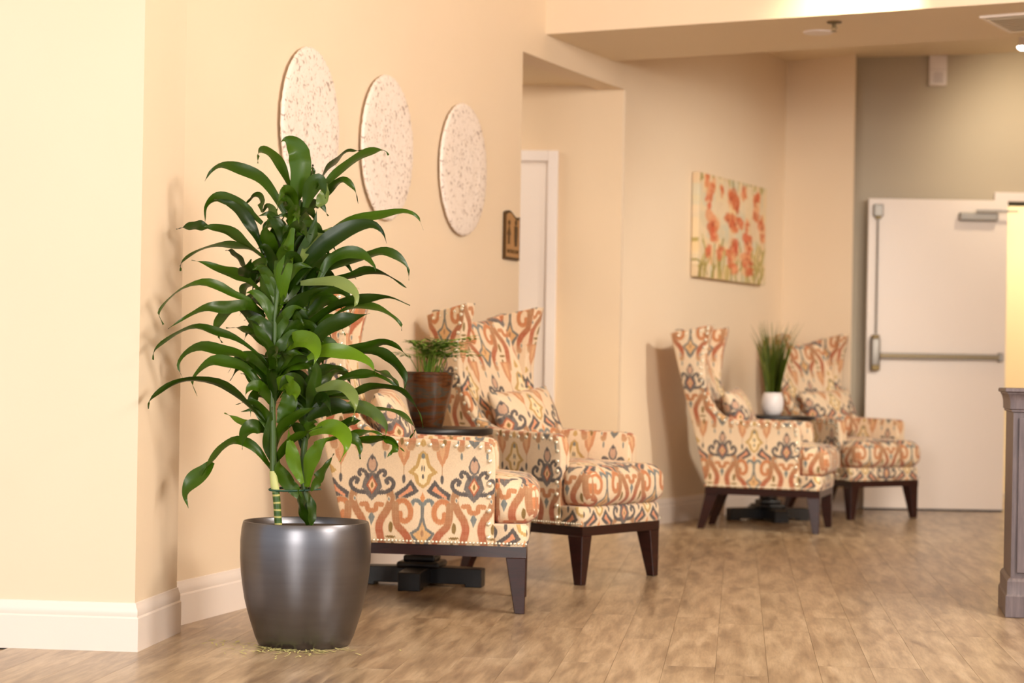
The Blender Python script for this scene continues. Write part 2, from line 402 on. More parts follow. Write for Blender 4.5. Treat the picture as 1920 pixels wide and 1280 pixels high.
# ------------------------------------------------------------------ setting: walls
def struct(o): o['kind'] = 'structure'; return o
def offset_line(pts, d):
    P_ = [Vector((p[0], p[1])) for p in pts]; out = []
    for i, p in enumerate(P_):
        t0 = (P_[i] - P_[i - 1]).normalized() if i else (P_[1] - P_[0]).normalized()
        t1 = (P_[i + 1] - P_[i]).normalized() if i < len(P_) - 1 else t0
        n0, n1 = Vector((-t0.y, t0.x)), Vector((-t1.y, t1.x))
        n = (n0 + n1).normalized(); out.append(p + n * d / max(.3, n.dot(n0)))
    return out
def wall(name, pts, z0, z1, th, m, smooth=None, zs=None):
    """room side is on the right of the walking direction; thickness goes left"""
    bk = offset_line(pts, th); bm = bmesh.new()
    ring = [(p[0], p[1]) for p in pts] + [(p.x, p.y) for p in bk[::-1]]
    prism(bm, ring, z0, z1)
    return struct(obj(name, bm, m, smooth=smooth))
BASE = [(0, 0), (.015, 0), (.015, .098), (.010, .103), (.0115, .109), (.0115, .123), (.006, .132), (.004, .142), (0, .144)]
def baseboard(name, pts, m=None, flip=False):
    bm = bmesh.new(); rings = []
    for d, z in BASE:
        rings.append([bm.verts.new((p.x, p.y, z)) for p in offset_line(pts, -(d + .0005))])
    k = len(BASE)
    for i in range(k):
        a, b = rings[i], rings[(i + 1) % k]
        for j in range(len(pts) - 1): bm.faces.new((a[j], a[j + 1], b[j + 1], b[j]))
    bm.faces.new([r[0] for r in rings]); bm.faces.new([r[-1] for r in rings][::-1])
    return struct(obj(name, bm, m or M['trim'], smooth=35))
C0 = (-1.109, 6.024); P1 = (-1.060, 6.483)
def curve_x(y): return -.937 + .2925 * (y - 7.19) + .0235 * (y - 7.19) ** 2       # the long wall bends gently
DWs = [(curve_x(y) - (.035 if y < 6.5 else 0), y) for y in [6.49 + k * (9.895 - 6.49) / 16 for k in range(17)]]
DWs[0] = (-1.135, 6.50)
JB = (.598, 11.155); CB = (1.780, 13.40); CE = (2.183, 13.11)
HD = [DWs[-1], (curve_x(10.3), 10.3), (curve_x(10.7), 10.7), JB]
ZH, ZS, ZF = 2.42, 2.552, 3.0
wall('wall_left', [(-4.0, 6.327), C0, P1, (-1.128, 6.492)], 0, ZF, .10, M['cream'])
wall('wall_disc', DWs, 0, ZF, .14, M['cream'], 30)
wall('wall_header', HD, ZH, ZF, .14, M['cream'])
wall('wall_painting', [JB, CB, CE], 0, ZF, .02, M['cream'])
b = bmesh.new(); prism(b, [(2.10, 13.18), (2.183, 13.118), (2.197, 13.42), (2.10, 13.42)], 0, 3.0); struct(obj('wall_return', b, M['grey_wall']))
gw = bmesh.new()
GY = 13.42
box(gw, (2.05, GY, 0), (3.24, GY + .12, 3.15)); box(gw, (3.24, GY, 2.06), (4.17, GY + .12, 3.15)); box(gw, (4.17, GY, 0), (6.3, GY + .12, 3.15))
struct(obj('wall_back', gw, M['grey_wall']))
b = bmesh.new(); box(b, (6.2, 1.0, 0), (6.32, GY, 3.15)); struct(obj('wall_right', b, M['cream']))
# corridor behind the opening
b = bmesh.new(); prism(b, [(-1.6, 11.34), (.597, 11.160), (.605, 11.32), (-1.6, 11.5)], 0, 2.46); struct(obj('wall_corridor', b, M['corridor']))
b = bmesh.new(); prism(b, [(-1.7, 10.5), (-.13, 9.93), (.28, 10.6), (.58, 11.34), (-1.7, 11.5)], 2.443, 2.52); struct(obj('ceiling_corridor', b, M['ceiling']))
b = bmesh.new(); prism(b, [(-1.75, 9.0), (-1.6, 9.0), (-1.6, 11.5), (-1.75, 11.5)], 0, 2.52); struct(obj('wall_corridor_end', b, M['cream']))
# room seen through the exit doorway
b = bmesh.new(); box(b, (2.4, 15.4, 0), (6.3, 15.5, 2.8)); struct(obj('wall_beyond', b, M['yellow']))
b = bmesh.new(); box(b, (2.4, GY + .12, 2.7), (6.3, 15.5, 2.8)); struct(obj('ceiling_beyond', b, M['ceiling']))
b = bmesh.new(); box(b, (2.3, GY + .12, 0), (2.4, 15.5, 2.8)); struct(obj('wall_beyond_left', b, M['yellow']))
# ceilings
b = bmesh.new(); prism(b, [(-4.0, 1.0), (6.3, 1.0), (6.3, 7.1), (2.27, 9.2), (.1, 10.35), (-.2, 10.0), (-4.0, 6.4)], ZF, ZF + .08)
struct(obj('ceiling', b, M['ceiling']))
b = bmesh.new()
tp = [(.3, 10.2, 2.945), (2.2, 9.9, 2.945), (3.35, 9.2, 2.99), (6.3, 8.2, 3.03), (6.3, GY + .05, 3.045), (3.35, GY + .05, 3.038), (2.25, GY + .05, 2.99), (2.0, 13.25, 2.945), (1.75, 13.5, 2.945), (.4, 11.2, 2.945)]
lo = [b.verts.new(p) for p in tp]; hi = [b.verts.new((p[0], p[1], 3.15)) for p in tp]
b.faces.new(lo[::-1]); b.faces.new(hi)
for i in range(len(tp)): b.faces.new((lo[i], lo[(i + 1) % len(tp)], hi[(i + 1) % len(tp)], hi[i]))
bmesh.ops.triangulate(b, faces=b.faces[:])
struct(obj('ceiling_alcove', b, M['ceiling']))
def ln(p, q, x): return (x, p[1] + (q[1] - p[1]) * (x - p[0]) / (q[0] - p[0]))
fa, fb = (.149, 10.17), (2.27, 9.088); ba, bb = (.518, 11.0), (2.462, 10.005)
b = bmesh.new(); prism(b, [ln(fa, fb, .03), ln(fa, fb, 6.19), ln(ba, bb, 6.19), (.48, 11.02)], ZS, ZF + .05)
struct(obj('ceiling_soffit', b, M['ceiling'])); 
b = bmesh.new(); q0, q1 = ln(fa, fb, .10), ln(fa, fb, 6.19)
prism(b, [(q0[0], q0[1] - .012), (q1[0], q1[1] - .012), q1, q0], ZS - .001, ZF + .04); struct(obj('wall_soffit_face', b, M['cream']))
# baseboards
baseboard('baseboard_left', [(-4.0, 6.327), C0, P1])
baseboard('baseboard_disc', DWs)
baseboard('baseboard_painting', [JB, CB, CE])
b = bmesh.new(); box(b, (2.20, GY - .017, 0), (3.15, GY, .14), .004); struct(obj('baseboard_back', b, M['trim']))

# floor: slab with planks laid on it
b = bmesh.new(); box(b, (-4.3, 1.0, -.1), (6.35, 15.5, -.006)); floor = struct(obj('floor', b, M['plank']))
PWd, PLn = .150, 1.22; ang = math.radians(6.4)
def plank_mesh():
    bm = bmesh.new(); x, y = PWd / 2 - .0002, PLn / 2 - .0002
    lo = [bm.verts.new((sx * x, sy * y, -.006)) for sx, sy in ((-1, -1), (1, -1), (1, 1), (-1, 1))]
    mi = [bm.verts.new((sx * x, sy * y, -.0012)) for sx, sy in ((-1, -1), (1, -1), (1, 1), (-1, 1))]
    hi = [bm.verts.new((sx * (x - .0003), sy * (y - .0003), 0)) for sx, sy in ((-1, -1), (1, -1), (1, 1), (-1, 1))]
    for i in range(4):
        j = (i + 1) % 4; bm.faces.new((lo[i], lo[j], mi[j], mi[i])); bm.faces.new((mi[i], mi[j], hi[j], hi[i]))
    bm.faces.new(hi); bm.faces.new(lo[::-1])
    me = bpy.data.meshes.new('plank'); bmesh.ops.recalc_face_normals(bm, faces=bm.faces[:]); bm.to_mesh(me); bm.free(); me.materials.append(M['plank']); return me
pm = plank_mesh(); rng = random.Random(5)
dvec = Vector((math.sin(ang), math.cos(ang))); nvec = Vector((math.cos(ang), -math.sin(ang)))
def wall_x(y):
    if y < 6.5: return -1.15 if y > 6.03 else -9
    L_ = DWs + [JB, CB]
    for a, c in zip(L_, L_[1:]):
        if a[1] <= y <= c[1]: return a[0] + (c[0] - a[0]) * (y - a[1]) / (c[1] - a[1])
    return 1.9
cands = []
for i in range(-22, 32):
    off = rng.random() * PLn
    for j in range(-3, 12):
        c = Vector((0, 5.2)) + nvec * (i * PWd) + dvec * (j * PLn + off)
        ends = [c + dvec * s * PLn / 2 for s in (-1, 0, 1)]
        if not any(5.1 < e.y < 13.6 and wall_x(min(13.3, max(5.3, e.y))) - .12 < e.x < e.y * .262 + .12 and e.x > -e.y * .258 - .15 for e in ends): continue
        if c.y > 13.9: continue
        cands.append((c.y, c))
cands.sort(key=lambda t: t[0])
for _, c in cands[:300]:
    o = link('plank', pm, None, floor); o.location = (c.x, c.y, 0); o.rotation_euler = (0, 0, -ang)
print('planks', len(cands))

# ------------------------------------------------------------------ doors
d1 = struct(empty('door_1', (-.190, 11.215, 0), -.081))
b = bmesh.new(); box(b, (-.44, -.012, .01), (.37, .012, 2.02), .002); obj('door_leaf', b, M['door'], d1)
b = bmesh.new(); box(b, (.37, -.035, 0), (.428, .02, 2.08), .004); box(b, (-.50, -.035, 0), (-.44, .02, 2.08), .004); box(b, (-.44, -.035, 2.02), (.37, .02, 2.08), .004)
obj('door_frame', b, M['trim'], d1)
d2 = struct(empty('door_2', (3.232, 13.285, 0)))
b = bmesh.new(); box(b, (-.913, 0, .012), (0, .045, 2.04), .002); obj('door_leaf', b, M['door'], d2)
b = bmesh.new(); box(b, (-.913, .003, .002), (0, .042, .0125)); obj('door_gap_dark', b, M['black'], d2)  # black strip standing in for the dark gap under the door
b = bmesh.new(); box(b, (-.884, -.035, 1.92), (-.822, 0, 2.00), .006); obj('top_latch', b, M['steel'], d2)
b = bmesh.new(); box(b, (-.872, -.03, 1.905), (-.834, -.001, 1.921), .003); obj('latch_foot', b, M['brass'], d2)
b = bmesh.new(); tube(b, [(-.853, -.018, 1.15), (-.853, -.018, 1.92)], .006); obj('latch_rod', b, M['steel'], d2, smooth=60)
b = bmesh.new(); box(b, (-.89, -.06, .925), (-.83, 0, 1.125), .012, 3); bx = obj('exit_lock', b, M['steel'], d2, smooth=40)
b = bmesh.new(); box(b, (-.888, -.062, .91), (-.832, -.001, .95), .006); box(b, (-.885, -.05, 1.105), (-.835, -.001, 1.145), .006); obj('lock_cap', b, M['brass'], bx)
b = bmesh.new(); box(b, (-.83, -.055, .992), (-.05, -.02, 1.03), .006, 2); pb = obj('push_bar', b, M['steel'], d2)
b = bmesh.new(); box(b, (-.83, -.058, 1.002), (-.05, -.054, 1.018)); obj('bar_insert', b, M['brass'], pb)
b = bmesh.new(); box(b, (-.055, -.06, .982), (-.028, -.0, 1.04), .005); obj('bar_end_cap', b, M['steel'], pb)
b = bmesh.new(); box(b, (-.325, -.06, 1.90), (-.075, 0, 1.955), .008); cl = obj('door_closer', b, M['steel'], d2)
b = bmesh.new(); box(b, (-.22, -.075, 1.958), (-.06, -.055, 1.972)); box(b, (-.06, -.075, 1.958), (.05, -.06, 1.97)); obj('closer_arm', b, M['steel'], cl)
# door frame of the exit doorway
b = bmesh.new(); box(b, (3.17, GY - .02, 0), (3.245, GY + .13, 2.05), .003); box(b, (4.165, GY - .02, 0), (4.24, GY + .13, 2.05), .003); box(b, (3.17, GY - .02, 2.045), (4.24, GY + .13, 2.105), .003)
struct(obj('trim_1', b, M['trim']))
b = bmesh.new(); box(b, (3.245, GY + .03, 2.02), (4.165, GY + .05, 2.045)); struct(obj('trim_2', b, mat('dark_rabbet_strip', (70, 66, 40), .6)))  # dark strip in the rabbet of the frame head

# ------------------------------------------------------------------ small fittings
f = empty('wall_sounder', (2.779, GY, 2.80), 0, 'small white rectangular box mounted high on the greige wall above the exit door', 'alarm box')
b = bmesh.new(); box(b, (-.058, -.045, 0), (.058, 0, .20), .006, 2); obj('housing', b, M['white_plastic'], f)
b = bmesh.new(); box(b, (-.054, -.046, .104), (.054, -.044, .107)); obj('seam', b, mat('seam_grey', (205, 190, 184), .6), f)  # thin grey line across the housing
for k in range(7):
    b = bmesh.new(); box(b, (-.03, -.0475, .02 + k * .010), (.03, -.044, .024 + k * .010)); obj('grille_slot', b, mat('slot_grey', (190, 176, 170), .6) if k == 0 else bpy.data.materials['slot_grey'], f)
sp = on_z(1563, 41, ZS)
f = empty('fire_sprinkler', (sp.x, sp.y, ZS), 0, 'small metal fire sprinkler head hanging under the soffit', 'sprinkler')
b = bmesh.new(); lathe(b, [(0, 0), (.036, 0), (.034, -.006), (.012, -.010), (0, -.010)], 20); obj('escutcheon', b, M['dark_brass'], f, smooth=40)
b = bmesh.new(); tube(b, [(0, 0, -.008), (0, 0, -.03)], .006); tube(b, [(-.006, 0, -.012), (-.012, 0, -.03), (0, 0, -.044)], .0025, 6); tube(b, [(.006, 0, -.012), (.012, 0, -.03), (0, 0, -.044)], .0025, 6)
lathe(b, [(0, -.044), (.014, -.045), (.014, -.047), (0, -.047)], 14); obj('sprinkler_body', b, M['dark_brass'], f, smooth=40)
sp = on_z(1533, 60, ZS); b = bmesh.new(); lathe(b, [(0, 0), (.076, 0), (.07, -.006), (0, -.007)], 28)
o = obj('cover_plate', b, M['white_plastic'], smooth=40); o.location = (sp.x, sp.y, ZS); tag(o, 'flat pale round cover plate on the soffit beside the sprinkler', 'cover plate')
f = empty('ceiling_vent', (2.463, 9.525, ZS), -math.radians(31), 'square white air vent grille set in the soffit at the top right', 'vent')
b = bmesh.new()
for (x0, x1, y0, y1) in ((-.23, .23, -.23, -.205), (-.23, .23, .205, .23), (-.23, -.205, -.205, .205), (.205, .23, -.205, .205)): box(b, (x0, y0, -.012), (x1, y1, 0), .003)
obj('frame', b, M['trim'], f)
b = bmesh.new(); box(b, (-.205, -.205, -.003), (.205, .205, -.001)); obj('backing', b, mat('vent_backing_tan', (150, 128, 98), .8), f)  # flat tan sheet behind the slats
for k in range(9):
    b = bmesh.new(); y = -.18 + k * .045; box(b, (-.2, -.014, -.0015), (.2, .014, .0015)); o = obj('slat', b, M['ceiling'], f); o.location = (0, y, -.008); o.rotation_euler = (.6, 0, 0)
sp = at(1918, 88, 12.6)
f = empty('ceiling_spotlight', (sp.x, 12.6, 3.02), 0, 'small lit spotlight at the ceiling near the right edge above the doorway', 'spotlight')
b = bmesh.new(); lathe(b, [(0, 0), (.055, 0), (.05, -.012), (.03, -.02), (.03, -.05), (.042, -.085), (.040, -.087), (.02, -.06), (0, -.06)], 24); obj('housing', b, M['white_plastic'], f, smooth=40)
m = mat('lit_bulb', (255, 250, 240)); P(m).inputs['Emission Color'].default_value = (1, .95, .88, 1); P(m).inputs['Emission Strength'].default_value = 14
b = bmesh.new(); lathe(b, [(0, -.06), (.03, -.075), (.036, -.09), (.022, -.102), (0, -.106)], 20); obj('bulb', b, m, f, smooth=60)

# ------------------------------------------------------------------ wall ovals, sign, painting
def wall_pt(px, Yg):
    """point of the disc wall line under a viewing ray, and the wall's direction there"""
    for a, c in zip(DWs, DWs[1:]):
        u = (px - 960) / F
        dx, dy = c[0] - a[0], c[1] - a[1]
        den = dx - u * dy
        t = (u * a[1] - a[0]) / den
        if 0 <= t <= 1: return Vector((a[0] + dx * t, a[1] + dy * t)), math.atan2(dy, dx)
ovals = [(565, 0, 'leftmost and largest looking of the three whitewashed mosaic ovals, partly behind the tall plant'),
         (711, 0, 'middle one of the three whitewashed mosaic ovals on the cream wall'),
         (855, 0, 'rightmost of the three whitewashed mosaic ovals, nearest the restroom sign')]
for k, (px, z, lab) in enumerate(ovals):
    p, a = wall_pt(px, 0); z = at(px, (238, 277, 318)[k], p.y).z
    nrm = Vector((math.sin(a), -math.cos(a)))
    f = empty('mosaic_oval', (p.x + nrm.x * .016, p.y + nrm.y * .016, z), a, lab, 'wall art', 'whitewashed ovals on the wall')
    b = bmesh.new(); n = 96; rx, rz = .272, .300
    prof = [(0, -.0132), (.12, -.013), (.30, -.0122), (.33, -.0134), (.36, -.012), (.62, -.012), (.66, -.0136), (.70, -.0122), (.80, -.0126), (.96, -.0126), (.985, -.010), (1.0, -.003), (.985, .002), (0, .002)]
    rings = []
    for r, y in prof:
        if r == 0: rings.append([b.verts.new((0, y, 0))]); continue
        rr = []
        for i in range(n):
            th = 2 * PI * i / n; s = r + (.012 * abs(math.sin(th * 24)) - .006 if r > .9 else 0) + (random.uniform(-.004, .004))
            rr.append(b.verts.new((rx * s * math.cos(th), y + random.uniform(-.0012, .0012), rz * s * math.sin(th))))
        rings.append(rr)
    for r0, r1 in zip(rings, rings[1:]):
        for i in range(n):
            j = (i + 1) % n
            if len(r0) == 1: b.faces.new((r0[0], r1[i], r1[j]))
            elif len(r1) == 1: b.faces.new((r0[i], r1[0], r0[j]))
            else: b.faces.new((r0[i], r1[i], r1[j], r0[j]))
    obj('mosaic_face', b, M['mosaic'], f, smooth=50)
    for sx in (-1, 1):
        b = bmesh.new(); box(b, (sx * .08 - .01, .0, .0), (sx * .08 + .01, .015, .12)); obj('hanging_cleat', b, M['steel'], f)

p, a = wall_pt(951, 0); nrm = Vector((math.sin(a), -math.cos(a)))
zc = at(951, 441, p.y).z
f = empty('restroom_sign', (p.x + nrm.x * .002, p.y + nrm.y * .002, zc), a, 'small brown framed restroom sign with scalloped top beside the opening', 'sign')
m_sf = mat('bronze_frame', (82, 56, 22), .4, .3); m_sp = mat('tan_sign_face', (176, 132, 84), .5)
def scallop(w, h, top=True, k=1):
    pts = [(-w, -h), (w, -h)]
    for i in range(21):
        x = w - 2 * w * i / 20; pts.append((x, h - .016 + .015 * k * math.cos(PI * (x / w + .5) / 1.15)))
    return pts
def plate(pts, y0, y1):
    b = bmesh.new(); A = [b.verts.new((x, y0, z)) for x, z in pts]; B = [b.verts.new((x, y1, z)) for x, z in pts]
    b.faces.new(A); b.faces.new(B[::-1])
    for i in range(len(pts)): b.faces.new((A[i], A[(i + 1) % len(pts)], B[(i + 1) % len(pts)], B[i]))
    return b
obj('frame', plate(scallop(.090, .118), -.014, 0), m_sf, f)
obj('face_plate', plate(scallop(.080, .106), -.0155, -.013), m_sp, f)
b = plate([(-.052 + .013 * math.cos(t * PI / 6), .058 + .013 * math.sin(t * PI / 6)) for t in range(12)], -.018, -.015)
for pts in ([(-.052, .046), (-.030, .0), (-.042, -.002), (-.042, -.045), (-.062, -.045), (-.062, -.002), (-.074, .0)],):
    q = plate(pts, -.018, -.015); me = bpy.data.meshes.new('t'); q.to_mesh(me); q.free(); b.from_mesh(me)
obj('woman_pictogram', b, m_sf, f)
b = plate([(.035 + .014 * math.cos(t * PI / 6), .062 + .014 * math.sin(t * PI / 6)) for t in range(12)], -.018, -.015)
q = plate([(.015, .045), (.055, .045), (.055, -.0), (.048, -.052), (.022, -.052), (.015, -.0)], -.018, -.015); me = bpy.data.meshes.new('t'); q.to_mesh(me); q.free(); b.from_mesh(me)
obj('man_pictogram', b, m_sf, f)
cu = bpy.data.curves.new('lettering', 'FONT'); cu.body = 'RESTROOM'; cu.size = .027; cu.extrude = .0008; cu.align_x = 'CENTER'
to = bpy.data.objects.new('lettering', cu); COL.objects.link(to); bpy.context.view_layer.update()
me = bpy.data.meshes.new_from_object(to.evaluated_get(bpy.context.evaluated_depsgraph_get())); bpy.data.objects.remove(to)
me.transform(Matrix.Translation((0, -.0165, -.088)) @ Matrix.Rotation(PI / 2, 4, 'X')); link('lettering', me, m_sf, f)

# canvas: paint strokes drawn with numpy
def canvas():
    T = Tile(680, 980, 2.0, (232, 208, 168)); r = random.Random(11)
    for k in range(140):
        x, y = r.uniform(0, 680), r.uniform(0, 980)
        T.ell(x, y, r.uniform(15, 45), r.uniform(40, 120), r.choice([(236, 212, 176), (228, 206, 176), (214, 200, 168), (240, 206, 150), (222, 190, 148), (206, 204, 180)]), .5)
    for k in range(60):
        x = r.uniform(0, 680); y = r.uniform(700, 980)
        T.stroke([(x, y + 120), (x + r.uniform(-20, 20), y), (x + r.uniform(-40, 40), y - r.uniform(60, 160))], r.uniform(6, 18), r.choice([(156, 138, 60), (176, 154, 70), (134, 120, 60), (190, 170, 104)]), .7)
    blobs = [(95, 70, 20, 70), (130, 140, 34, 80), (115, 260, 26, 60), (230, 130, 18, 60), (315, 200, 34, 90), (360, 240, 26, 90), (290, 400, 34, 60), (345, 430, 44, 80), (400, 400, 26, 60), (430, 120, 26, 60), (555, 160, 26, 80), (548, 300, 24, 70),
             (150, 470, 44, 110), (170, 560, 34, 60), (610, 420, 28, 90), (480, 590, 40, 90), (490, 660, 26, 60), (345, 660, 36, 90), (330, 780, 34, 70), (460, 740, 60, 60), (480, 820, 40, 70), (225, 720, 26, 60), (120, 740, 26, 80), (290, 700, 26, 30), (350, 850, 30, 50), (620, 520, 22, 50), (470, 420, 16, 60)]
    for (x, y, rx, ry) in blobs:
        for k in range(12):
            T.ell(x + r.uniform(-.8, .8) * rx, y + r.uniform(-.8, .8) * ry, rx * r.uniform(.3, .9), ry * r.uniform(.25, .7), r.choice([(206, 98, 54), (220, 130, 80), (190, 84, 46), (230, 160, 112), (214, 92, 58), (234, 176, 128)]), .5)
        T.ell(x + r.uniform(-.2, .2) * rx, y, rx * .2, ry * .25, r.choice([(236, 160, 120), (160, 62, 32)]), .8)
    return T.a
wd = Vector((CB[0] - JB[0], CB[1] - JB[1])).normalized(); wn = Vector((wd.y, -wd.x)); wa = math.atan2(wd.y, wd.x)
def paint_wall(px):
    u = (px - 960) / F; t = (u * JB[1] - JB[0]) / (wd.x - u * wd.y); return t
t0, t1 = paint_wall(1290), paint_wall(1418)
c = Vector(JB) + wd * (t0 + t1) / 2 ; pw = (t1 - t0); 
yy = (Vector(JB) + wd * t0).y; zt = at(1285, 322, yy).z; zb = at(1285, 518, yy).z
ph = zt - zb
f = empty('flower_painting', (c.x + wn.x * .004, c.y + wn.y * .004, (zt + zb) / 2), wa, 'unframed canvas painted with loose orange and red flowers on the cream wall', 'painting')
m = mat('painted_canvas', (230, 205, 165), .7); t = N(m, 'ShaderNodeTexImage'); t.image = to_image('flower_strokes', canvas())
uvn = N(m, 'ShaderNodeTexCoord'); L(m, uvn.outputs['UV'], t.inputs['Vector']); L(m, t.outputs['Color'], P(m).inputs['Base Color'])
bump(m, noise(m, coords(m), 90, 3), .3, .002)
b = bmesh.new(); box(b, (-pw / 2, -.045, -ph / 2), (pw / 2, -.002, ph / 2), .004, 2); o = obj('canvas', b, m, f)
uv = o.data.uv_layers.new(name='UVMap')
for fc in o.data.polygons:
    for li in fc.loop_indices:
        q = o.data.vertices[o.data.loops[li].vertex_index].co
        uv.data[li].uv = ((q.x + q.y * .0 + pw / 2) / pw * .92 + .04, (q.z + ph / 2) / ph * .96 + .02)
pine = mat('pine', (196, 160, 110), .7)
for (x0, x1, z0, z1) in ((-pw / 2 + .01, pw / 2 - .01, ph / 2 - .045, ph / 2 - .01), (-pw / 2 + .01, pw / 2 - .01, -ph / 2 + .01, -ph / 2 + .045)):
    b = bmesh.new(); box(b, (x0, -.003, z0), (x1, .001, z1)); obj('stretcher_bar', b, pine, f)

# ------------------------------------------------------------------ wing chairs
def hw(x, z):
    t = max(0, min(1, (z - .50) / .42)); t = t * t * (3 - 2 * t)
    return .300 + .15 * min(0, x) + .072 * t
FR = [(-.118, .236), (-.118, .36), (-.118, .48), (-.120, .56), (-.138, .598), (-.21, .606), (-.33, .608), (-.44, .612), (-.525, .624), (-.580, .655), (-.618, .71), (-.648, .80), (-.656, .89), (-.645, .99), (-.628, 1.07), (-.615, 1.14)]
RR = [(-.650, .236), (-.660, .28), (-.668, .32), (-.680, .37), (-.688, .405), (-.697, .44), (-.706, .48), (-.720, .53), (-.732, .58), (-.744, .63), (-.758, .69), (-.780, .78), (-.802, .87), (-.826, .965), (-.845, 1.035), (-.860, 1.09)]
def side_mesh(s, th=.066):
    b = bmesh.new(); nt, ns = 44, 12
    Fp = spline([(x, 0, z) for x, z in FR], nt); Rp = spline([(x, 0, z) for x, z in RR], nt)
    G = {}
    for lay in (0, 1):
        for i in range(nt):
            for j in range(ns + 1):
                q = Fp[i].lerp(Rp[i], j / ns)
                # pad the outer face a little
                pad = .006 * math.sin(PI * j / ns) if lay == 0 else 0
                y = hw(q.x, q.z) + .004 + pad - (th if lay else 0)
                G[lay, i, j] = b.verts.new((q.x, s * y, q.z))
    for lay in (0, 1):
        for i in range(nt - 1):
            for j in range(ns): b.faces.new((G[lay, i, j], G[lay, i + 1, j], G[lay, i + 1, j + 1], G[lay, i, j + 1]))
    rim = [(i, 0) for i in range(nt)] + [(nt - 1, j) for j in range(1, ns + 1)] + [(i, ns) for i in range(nt - 2, -1, -1)] + [(0, j) for j in range(ns - 1, 0, -1)]
    es = []
    for (i, j), (k, l) in zip(rim, rim[1:] + rim[:1]):
        b.faces.new((G[0, i, j], G[0, k, l], G[1, k, l], G[1, i, j]))
        for lay in (0, 1): es.append(b.edges.get((G[lay, i, j], G[lay, k, l])))
    bmesh.ops.recalc_face_normals(b, faces=b.faces[:])
    bmesh.ops.bevel(b, geom=[e for e in es if e], offset=.014, segments=3, affect='EDGES', profile=.5, clamp_overlap=True)
    return b
def back_mesh():
    b = bmesh.new(); ny, nz = 18, 22; G = {}
    for lay in (0, 1):
        for i in range(ny + 1):
            yn = 2 * i / ny - 1
            top = 1.068 + .045 * yn * yn
            for k in range(nz + 1):
                t = k / nz; z = (.34 if lay == 0 else .24) * (1 - t) + top * t
                xi = -.548 - .36 * max(0, z - .42); xr = -.652 - .242 * (z - .236)
                x = (xi + .022 * abs(yn) ** 3 + .018 * math.sin(PI * min(1, t))) if lay == 0 else xr + .02
                w_ = hw(-.72, z) - .02 - (0 if lay == 0 else .01)
                G[lay, i, k] = b.verts.new((x, yn * w_, z))
    for lay in (0, 1):
        for i in range(ny):
            for k in range(nz): b.faces.new((G[lay, i, k], G[lay, i + 1, k], G[lay, i + 1, k + 1], G[lay, i, k + 1]))
    es = []
    for i in range(ny):
        b.faces.new((G[0, i, nz], G[0, i + 1, nz], G[1, i + 1, nz], G[1, i, nz])); b.faces.new((G[0, i, 0], G[0, i + 1, 0], G[1, i + 1, 0], G[1, i, 0]))
        for lay in (0, 1): es.append(b.edges.get((G[lay, i, nz], G[lay, i + 1, nz])))
    for k in range(nz):
        for i in (0, ny): b.faces.new((G[0, i, k], G[0, i, k + 1], G[1, i, k + 1], G[1, i, k]))
    bmesh.ops.recalc_face_normals(b, faces=b.faces[:])
    bmesh.ops.bevel(b, geom=[e for e in es if e], offset=.022, segments=3, affect='EDGES', profile=.5)
    return b
def dome(b, p, n, r):
    n = Vector(n).normalized(); a = n.cross(Vector((0, 0, 1))).normalized(); c = n.cross(a); rings = []
    for rr, h in ((1, 0), (.75, .42)):
        rings.append([b.verts.new(Vector(p) + (a * math.cos(2 * PI * k / 8) + c * math.sin(2 * PI * k / 8)) * r * rr + n * r * h) for k in range(8)])
    t = b.verts.new(Vector(p) + n * r * .62)
    for k in range(8): b.faces.new((rings[0][k], rings[0][(k + 1) % 8], rings[1][(k + 1) % 8], rings[1][k])); b.faces.new((rings[1][k], rings[1][(k + 1) % 8], t))
def nails_mesh(s):
    b = bmesh.new(); line = []
    fr = spline([(x, 0, z) for x, z in FR], 120); ins = .020
    for i in range(1, 119):
        t = (fr[i + 1] - fr[i - 1]).normalized(); nin = Vector((-t.z, 0, t.x))
        line.append(fr[i] + nin * ins)
    tipf, tipr = Vector((-.630, 0, 1.117)), Vector((-.842, 0, 1.070))
    line.append(tipf); line = [p for p in line if p.z > .258]
    line += [tipf.lerp(tipr, k / 20) for k in range(1, 21)]
    acc = 0; last = line[0]; put = [line[0]]
    for p in line[1:]:
        acc += (p - last).length; last = p
        if acc >= .0335: put.append(p); acc = 0
    for p in put:
        dome(b, (p.x, s * (hw(p.x, p.z) + .0055), p.z), (0, s, 0), .0096)
    x = -.006
    while x > -.645:
        y = hw(x, .24) + (.004 if x < -.118 else -.001)
        dome(b, (x, s * (y + (.007 if x < -.118 else .003)), .2465), (0, s, 0), .0052); x -= .0132
    return b
def cushion_mesh():
    b = bmesh.new()
    def warp(p, co):
        x = co.x - .255; t = max(0, min(1, (x + .145) / .05)); t = t * t * (3 - 2 * t)
        sy = (.222 + .062 * t) / .27
        crown = .022 * (1 - p.x ** 2) * (1 - p.y ** 4) * (1 if p.z > 0 else 0) * abs(p.z)
        puff = 1 + .012 * math.sin(PI * (p.z + 1) / 2)
        return Vector((x + (.010 * (1 - p.z ** 2) if p.x > .7 else 0), co.y * sy * puff, .393 + co.z + crown))
    roundbox(b, (.285, .27, .080), .050, (26, 22, 10), warp); return b
